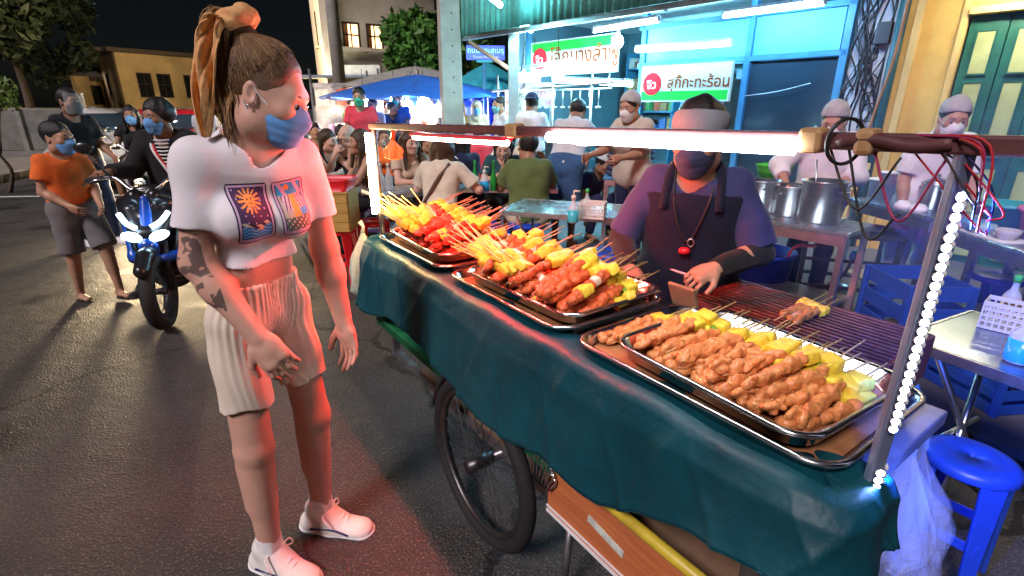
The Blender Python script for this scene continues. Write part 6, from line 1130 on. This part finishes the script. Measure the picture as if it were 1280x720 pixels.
q = at(452,150,8.2)
person('man in red t-shirt and green mask standing at the market stall', (q.x,q.y,.05), 12, 1.74, g=1.1, skin='tan', head=(-10,6,0), la=((.2,-.2,-.9),(-.1,-.8,-.3)), ra=((-.2,-.2,-.9),(.1,-.8,-.3)), shirt=dict(m=C['red'], sl=.7), legs=dict(m=C['jean'], len=2), hair=dict(st='short'), mask=mat('mask_green', (.05,.45,.28), .8), shoes=SHOE_B, res=.01)
q = at(468,150,9.6); person('person in white with blue mask behind the man in red', (q.x,q.y,.05), -20, 1.62, skin='tan', shirt=dict(m=C['white']), legs=dict(m=C['jean'], len=2), hair=dict(st='short'), mask=MASK_B, shoes=SHOE_B)
q = at(425,190,7.8); person('dark haired diner in navy seated with back turned', (q.x,7.8,.05), 170, 1.62, seat=.50, lean=10, skin='tan', **SIT, shirt=dict(m=C['navy']), legs=dict(m=C['jean'], len=2), hair=dict(st='short'), shoes=SHOE_B, face=0)
q = at(482,160,10.2); person('stooping seller in dark shirt behind the bulbs', (q.x,q.y,.05), 60, 1.6, lean=22, skin='brown', shirt=dict(m=C['navy'], sl=1.5), legs=dict(m=C['black'], len=2), hair=dict(st='short'), shoes=SHOE_B, face=0, la=((.1,-.6,-.8),(0,-1,-.2)), ra=((-.1,-.6,-.8),(0,-1,-.2)))
# long table
person('woman in white cropped t-shirt with brown strap seated with back turned', (-.66,4.62,.05), 168, 1.66, seat=.52, lean=16, fem=1, skin='fair', **SIT, la=((.45,-.35,-.8),(-.6,-.7,-.1)), ra=((-.7,-.1,-.75),(.5,-.75,.25)), head=(10,8,0), shirt=dict(m=cloth('offwhite', (.60,.55,.44)), sl=.75, hem=.10, fl=.012), legs=dict(m=C['grey'], len=2), hair=dict(st='long', c='brown', len=.2), shoes=SHOE_B, face=0, res=.009,
    extra=lambda J, root: obj('bag_strap', tube(curve([J['tp'](-.10,.075,.46), J['tp'](0,.115,.30), J['tp'](.12,.09,.10)], 5), .016, 6), C['brown'], root, True) and None)
q = at(508,205,5.6); person('woman with long brown hair facing the lamp post', (q.x,5.7,.05), 30, 1.63, seat=.50, lean=6, fem=1, skin='fair', **SIT, head=(8,4,0), shirt=dict(m=C['beige'], sl=.5), legs=dict(m=C['black'], len=2), hair=dict(st='long', c='brown', len=.32, front=1), shoes=SHOE_B, la=((.1,-.5,-.8),(-.3,-.9,.1)), ra=((-.1,-.5,-.8),(.3,-.9,.1)))
q = at(533,195,6.2); person('girl resting her chin on her hand at the long table', (q.x,6.25,.05), 18, 1.6, seat=.50, lean=12, fem=1, skin='tan', **SIT, head=(12,6,6), shirt=dict(m=C['brown'], sl=.6), legs=dict(m=C['black'], len=2), hair=dict(st='long', c='brown', len=.3), shoes=SHOE_B, la=((.1,-.75,-.5),(-.3,-.4,.9)), ra=((-.1,-.5,-.8),(.4,-.9,.1)), curl=(1.2,.6))
def sling(J, root): tp = J['tp']; obj('shoulder_strap', tube(curve([tp(.10,.075,.46), tp(0,.118,.34), tp(-.11,.10,.14)], 5), .008, 6), MASK_W, root, True)
person('woman in navy with white shoulder strap seated with back turned', (-.52,5.62,.05), 205, 1.64, seat=.50, lean=8, fem=1, g=1.05, skin='tan', **SIT, head=(12,10,0), shirt=dict(m=C['navy'], sl=.7), legs=dict(m=C['black'], len=2), hair=dict(st='long', len=.12), shoes=SHOE_B, face=0, extra=sling, la=((.2,-.5,-.8),(-.3,-.9,.1)), ra=((-.2,-.5,-.8),(.3,-.9,.1)), res=.009)
person('woman in dark teal top eating with chopsticks at the long table', (-.12,5.80,.05), 12, 1.62, seat=.50, lean=16, fem=1, skin='fair', **SIT, head=(-14,26,0), shirt=dict(m=C['teal'], sl=.7), legs=dict(m=C['black'], len=2), hair=dict(st='long', c='black', len=.2), shoes=SHOE_B, la=((.3,-.4,-.8),(-.3,-.9,.25)), ra=((-.35,-.5,-.8),(.45,-.8,.3)), res=.009,
    extra=lambda J, root: obj('chopsticks', tube([tuple(J[1][2]+nv((0,-.08,.02))), tuple(J[1][2]+nv((-.10,-.22,-.08)))], .004, 5), WHP, root) and None)
person('man in olive t-shirt with phone at his ear seated with back turned', (.16,4.78,.05), 186, 1.70, seat=.50, lean=7, g=1.12, skin='brown', **SIT, head=(14,6,0), ra=((-.3,-.5,-.7),(.3,-.2,1)), la=((.35,-.5,-.8),(-.2,-.85,.75)), shirt=dict(m=C['olive'], sl=.75, hem=-.08, fl=.01), legs=dict(m=C['beige'], len=1), hair=dict(st='short'), shoes=SHOE_B, face=0, res=.009, curl=(1.2,.9),
    extra=lambda J, root: obj('phone', box(tuple(J[1][2]+nv((-.02,-.02,.08))), (.012,.07,.14)), BLKM, root, bev=.004) and None)
# standing people in the back
q = at(570,140,9.2); person('man in brown cap and white vest with blue mask', (q.x,q.y,.05), 52, 1.66, skin='tan', shirt=dict(m=C['white'], tank=1, sl=0), legs=dict(m=C['grey'], len=1), hair=dict(st='short', cap=C['brown']), mask=MASK_B, shoes=SHOE_D, res=.01)
q = at(596,145,9.4); person('woman in beige head scarf with blue mask', (q.x,q.y,.05), 4, 1.56, fem=1, skin='tan', shirt=dict(m=C['beige'], sl=1.9), legs=dict(m=C['black'], len=2), hair=dict(st='short', scarf=C['beige']), mask=MASK_B, shoes=SHOE_D, res=.01)
q = at(627,145,8.6); person('woman with hair bun and pale top turned towards the scarf wearer', (q.x,q.y,.05), -62, 1.62, fem=1, skin='tan', head=(0,6,0), shirt=dict(m=C['pale'], sl=.6), legs=dict(m=C['jean'], len=2), hair=dict(st='bun'), mask=mat('mask_teal', (.15,.5,.55), .8), shoes=SHOE_D, res=.01)
q = at(664,150,7.2); person('man in dark cap and white shirt standing with back turned', (q.x,q.y,.05), 160, 1.64, g=1.1, skin='brown', head=(10,8,0), la=((.2,-.3,-.8),(-.1,-.8,-.2)), ra=((-.2,-.3,-.8),(.1,-.8,-.2)), shirt=dict(m=C['white'], sl=.7), legs=dict(m=C['teal'], len=2), hair=dict(st='short', cap=C['navy'], dir=-1), shoes=SHOE_B, face=0, res=.01)
person('man in grey t-shirt and denim shorts bending over the dish tubs', (.57,5.55,.05), 152, 1.62, g=1.12, lean=24, skin='brown', head=(0,40,0), la=((.15,-.6,-.7),(.0,-.8,-.5)), ra=((-.25,-.6,-.7),(-.1,-.8,-.4)), shirt=dict(m=C['pale'], sl=.75, hem=-.10, fl=.012), legs=dict(m=C['denim'], len=.92, o=.02), hair=dict(st='short'), shoes=SHOE_D, face=0, res=.009)
person('woman in beige tunic and white hair net reaching over the stand', (1.14,4.95,.05), -52, 1.60, lean=6, fem=1, g=1.1, skin='tan', head=(6,14,0), la=((.1,-.35,-.8),(-.1,-1,-.1)), ra=((-.15,-.5,-.8),(.0,-1,-.2)), shirt=dict(m=cloth('tunic', (.50,.44,.36)), sl=.9, hem=-.22, o=.03, fl=.015), legs=dict(m=C['navy'], len=2), hair=dict(st='short', net=C['net']), mask=C['white'], shoes=SHOE_D, res=.009)
q = at(733,215,5.9); person('helper in dark clothes crouching behind the steel table', (q.x,6.0,.05), 40, 1.58, seat=.36, lean=26, skin='brown', ll=((.2,-.9,.35),(.0,.25,-1)), rl=((-.2,-.9,.35),(.0,.25,-1)), head=(0,24,0), shirt=dict(m=C['navy'], sl=.6), legs=dict(m=C['navy'], len=2), hair=dict(st='short', cap=C['pale']), shoes=SHOE_D, face=0)
# kitchen
q = at(962,190,7.0); person('small figure in white shirt and cap inside the shop', (q.x,q.y,.05), 175, 1.55, skin='tan', shirt=dict(m=C['white'], sl=.8), legs=dict(m=C['navy'], len=2), hair=dict(st='short', net=C['net']), shoes=SHOE_B, face=0)
person('cook in white shirt and hair net stirring the largest pot', (2.28,3.80,.05), -30, 1.52, lean=10, skin='tan', g=1.05, head=(-8,26,0), ra=((-.65,-.35,-.7),(.35,-.75,-.55)), la=((.2,-.35,-.9),(-.5,-.8,-.1)), shirt=dict(m=C['white'], sl=1.55, hem=-.16, o=.022), legs=dict(m=C['navy'], len=2), hair=dict(st='short', net=C['net']), mask=C['white'], shoes=SHOE_B, res=.008, curl=(1.2,1.3))
person('helper in white uniform and hair net standing beside the plate counter', (2.86,3.55,.05), -14, 1.53, lean=6, skin='tan', head=(-10,18,0), la=((.15,-.2,-1),(.0,-.7,-.6)), ra=((-.15,-.05,-1),(.05,-.3,-.9)), shirt=dict(m=C['white'], sl=.85, hem=-.18, o=.022), legs=dict(m=cloth('trouser_pale', (.55,.55,.60)), len=2, o=.02), hair=dict(st='short', net=C['net']), mask=C['white'], shoes=SHOE_W, res=.008)
# the vendor
def arms(J, root):                       # black arm sleeves from the elbow to the wrist
    for sd in (1, -1): sh, el, wr = J[sd][:3]; sdf('arm_sleeve', [cap(sh+(el-sh)*.7, el, .049, .046), cap(el, wr, .047, .034, k=.02, flat=2)], .007, C['black'], root, wrinkle(.002, 40, 60, 1))
def vendor_extra(J, root):
    tp, hp = J['tp'], J['hp']
    obj('lanyard', tube(curve([tp(-.075,-.03,.50), tp(-.06,-.118,.38), tp(0,-.128,.235), tp(.06,-.118,.38), tp(.075,-.03,.50)], 7), .004, 6), BLK, root, True)
    obj('whistle', ball(tp(-.005,-.137,.20), (.022,.016,.014), 10, 7), REDP, root, True); obj('key_ring', tube([tp(.015+.012*math.cos(a*PI/6),-.134,.235+.016*math.sin(a*PI/6)) for a in range(13)], .003, 6, False), STEEL, root, True)
    obj('pocket_trim', tube(curve([tp(-.115,-.085,.135), tp(-.09,-.104,.118), tp(0,-.120,.095), tp(.115,-.092,.082)], 6), .0055, 6), mat('trim_pink', (.65,.38,.40), .7), root, True)
    for x, z in ((-.115,.132),(.118,.078)): obj('trim_tab', box(tp(x,-.09,z), (.014,.008,.024)), REDP, root, bev=.003)
    L = [ell(hp(0,.020,.046), nv((.091,.112,.082)), J['HR']), pln(hp(0,0,.018), J['HR'] @ un((0,-.15,-1))), pln(hp(0,0,.090), J['HR'] @ un((0,.45,1)))]
    sdf('head_band', L, .006, cloth('band_grey', (.22,.23,.25)), root)
person('skewer vendor in lilac t-shirt, navy apron and full face cloth behind the trays', (.68,1.90,0), -24, 1.56, lean=9, fem=0, g=.98, sw=.15, skin='tan', head=(-6,16,0), la=((.40,-.10,-.9),(-.55,-.75,-.10)), ra=((-.42,-.10,-.9),(.30,-.80,-.22)), fd=((-.75,-.7,-.25),(.5,-.75,-.45)), palm=((-.2,.2,-1),(.2,.2,-1)),
    shirt=dict(m=C['lilac'], sl=.92, hem=-.1, o=.016, fl=.004), legs=dict(m=C['navy'], len=2), apron=APR, hair=dict(st='short'), mask=cloth('face_cloth', (.04,.04,.09)), shoes=SHOE_B, res=.006, curl=(.8,.8), extra=lambda J, root: (vendor_extra(J, root), arms(J, root)) and None)
# --- more diners and passers-by farther back, each a copy with clothes of its own
PPL = {o['label'][:34]: o for o in bpy.data.objects if o.get('category') == 'person'}
def crowd(src, label, px, py, Y, yaw, top, bottom=None, z=.05):
    o = PPL[[k for k in PPL if k.startswith(src[:30])][0]]; q = at(px, py, Y); r = dup(o, (q.x, Y, z), R(yaw), label, 'people at the far tables')
    for c in r.children:
        n = c.name.split('.')[0]; m = top if n == 'shirt' else bottom if n in ('trousers', 'shorts') else None
        if m: c.material_slots[0].link = 'OBJECT'; c.material_slots[0].material = m
for a in (('girl resting her chin', 'girl in white top resting her chin behind the red tube', 556, 190, 7.0, 8, C['white']), ('dark haired diner in navy', 'diner in red shirt seated with back turned behind the pump bottle', 600, 190, 7.4, 190, C['red']), ('woman with long brown hair facing', 'woman in blue top with long brown hair at the far table', 584, 185, 7.9, 20, C['blue']),
          ('woman in dark teal top eating', 'woman in cream top bowing over her bowl at the far table', 640, 190, 7.2, -20, C['cream']), ('dark haired diner in navy', 'diner in pale shirt seated beside the concrete pole', 545, 195, 7.9, 160, C['pale']), ('person in white with blue mask', 'passer-by in olive top with blue mask under the blue umbrella', 440, 140, 12.0, 40, C['olive']),
          ('person in white with blue mask', 'passer-by in cream top with blue mask beside the violet bulb', 540, 140, 11.6, -60, C['cream']), ('stooping seller in dark shirt', 'seller in red shirt stooping over the white boxes', 515, 150, 11.8, -30, C['red']), ('dark haired diner in navy', 'diner in dark red shirt seated behind the red basin stand', 398, 190, 8.6, 20, C['dark_red']),
          ('man in red t-shirt and green mask', 'man in blue shirt and green mask at the far stall', 500, 145, 10.2, -25, C['blue']), ('girl resting her chin', 'girl in orange top resting her chin by the stall with red goods', 488, 190, 7.3, -12, C['orange']), ('woman with hair bun', 'woman with hair bun and red top beside the turquoise post', 648, 145, 9.2, 60, C['red'])): crowd(*a)
# --- thin smoke drifting off the grill, lit by the strip lights
SMC = Vector((1.32,1.55,1.22)); hz = sdf('grill_smoke', [ell((0,0,0), (.85,.72,.62), rzm(-35))], .06, mat('smoke', (1,1,1)), None, None, SMC); hz['kind'] = 'stuff'; hz['label'] = 'thin smoke drifting from the charcoal grill'; hm = hz.data.materials[0].node_tree
for n in list(hm.nodes):
    if n.type != 'OUTPUT_MATERIAL': hm.nodes.remove(n)
N = hm.nodes; Lk = hm.links; pv_ = N.new('ShaderNodeVolumePrincipled'); pv_.inputs['Color'].default_value = (.45,.6,1,1); pv_.inputs['Anisotropy'].default_value = .2; Lk.new(pv_.outputs[0], N['Material Output'].inputs['Volume'])
tc = N.new('ShaderNodeTexCoord'); ln = N.new('ShaderNodeVectorMath'); ln.operation = 'LENGTH'; Lk.new(tc.outputs['Object'], ln.inputs[0]); fr = N.new('ShaderNodeMapRange'); fr.inputs[1].default_value = .62; fr.inputs[2].default_value = .1; fr.inputs[3].default_value = 0; fr.inputs[4].default_value = 1; fr.interpolation_type = 'SMOOTHSTEP'; Lk.new(ln.outputs['Value'], fr.inputs[0])
nz = N.new('ShaderNodeTexNoise'); nz.inputs['Scale'].default_value = 3.2; nz.inputs['Detail'].default_value = 3; nz.inputs['Distortion'].default_value = .8; Lk.new(tc.outputs['Object'], nz.inputs[0]); nr = N.new('ShaderNodeMapRange'); nr.inputs[1].default_value = .35; nr.inputs[2].default_value = .7; nr.inputs[3].default_value = .25; Lk.new(nz.outputs[0], nr.inputs[0])
mu = N.new('ShaderNodeMath'); mu.operation = 'MULTIPLY'; Lk.new(fr.outputs[0], mu.inputs[0]); Lk.new(nr.outputs[0], mu.inputs[1]); m2 = N.new('ShaderNodeMath'); m2.operation = 'MULTIPLY'; m2.inputs[1].default_value = .38; Lk.new(mu.outputs[0], m2.inputs[0]); Lk.new(m2.outputs[0], pv_.inputs['Density'])
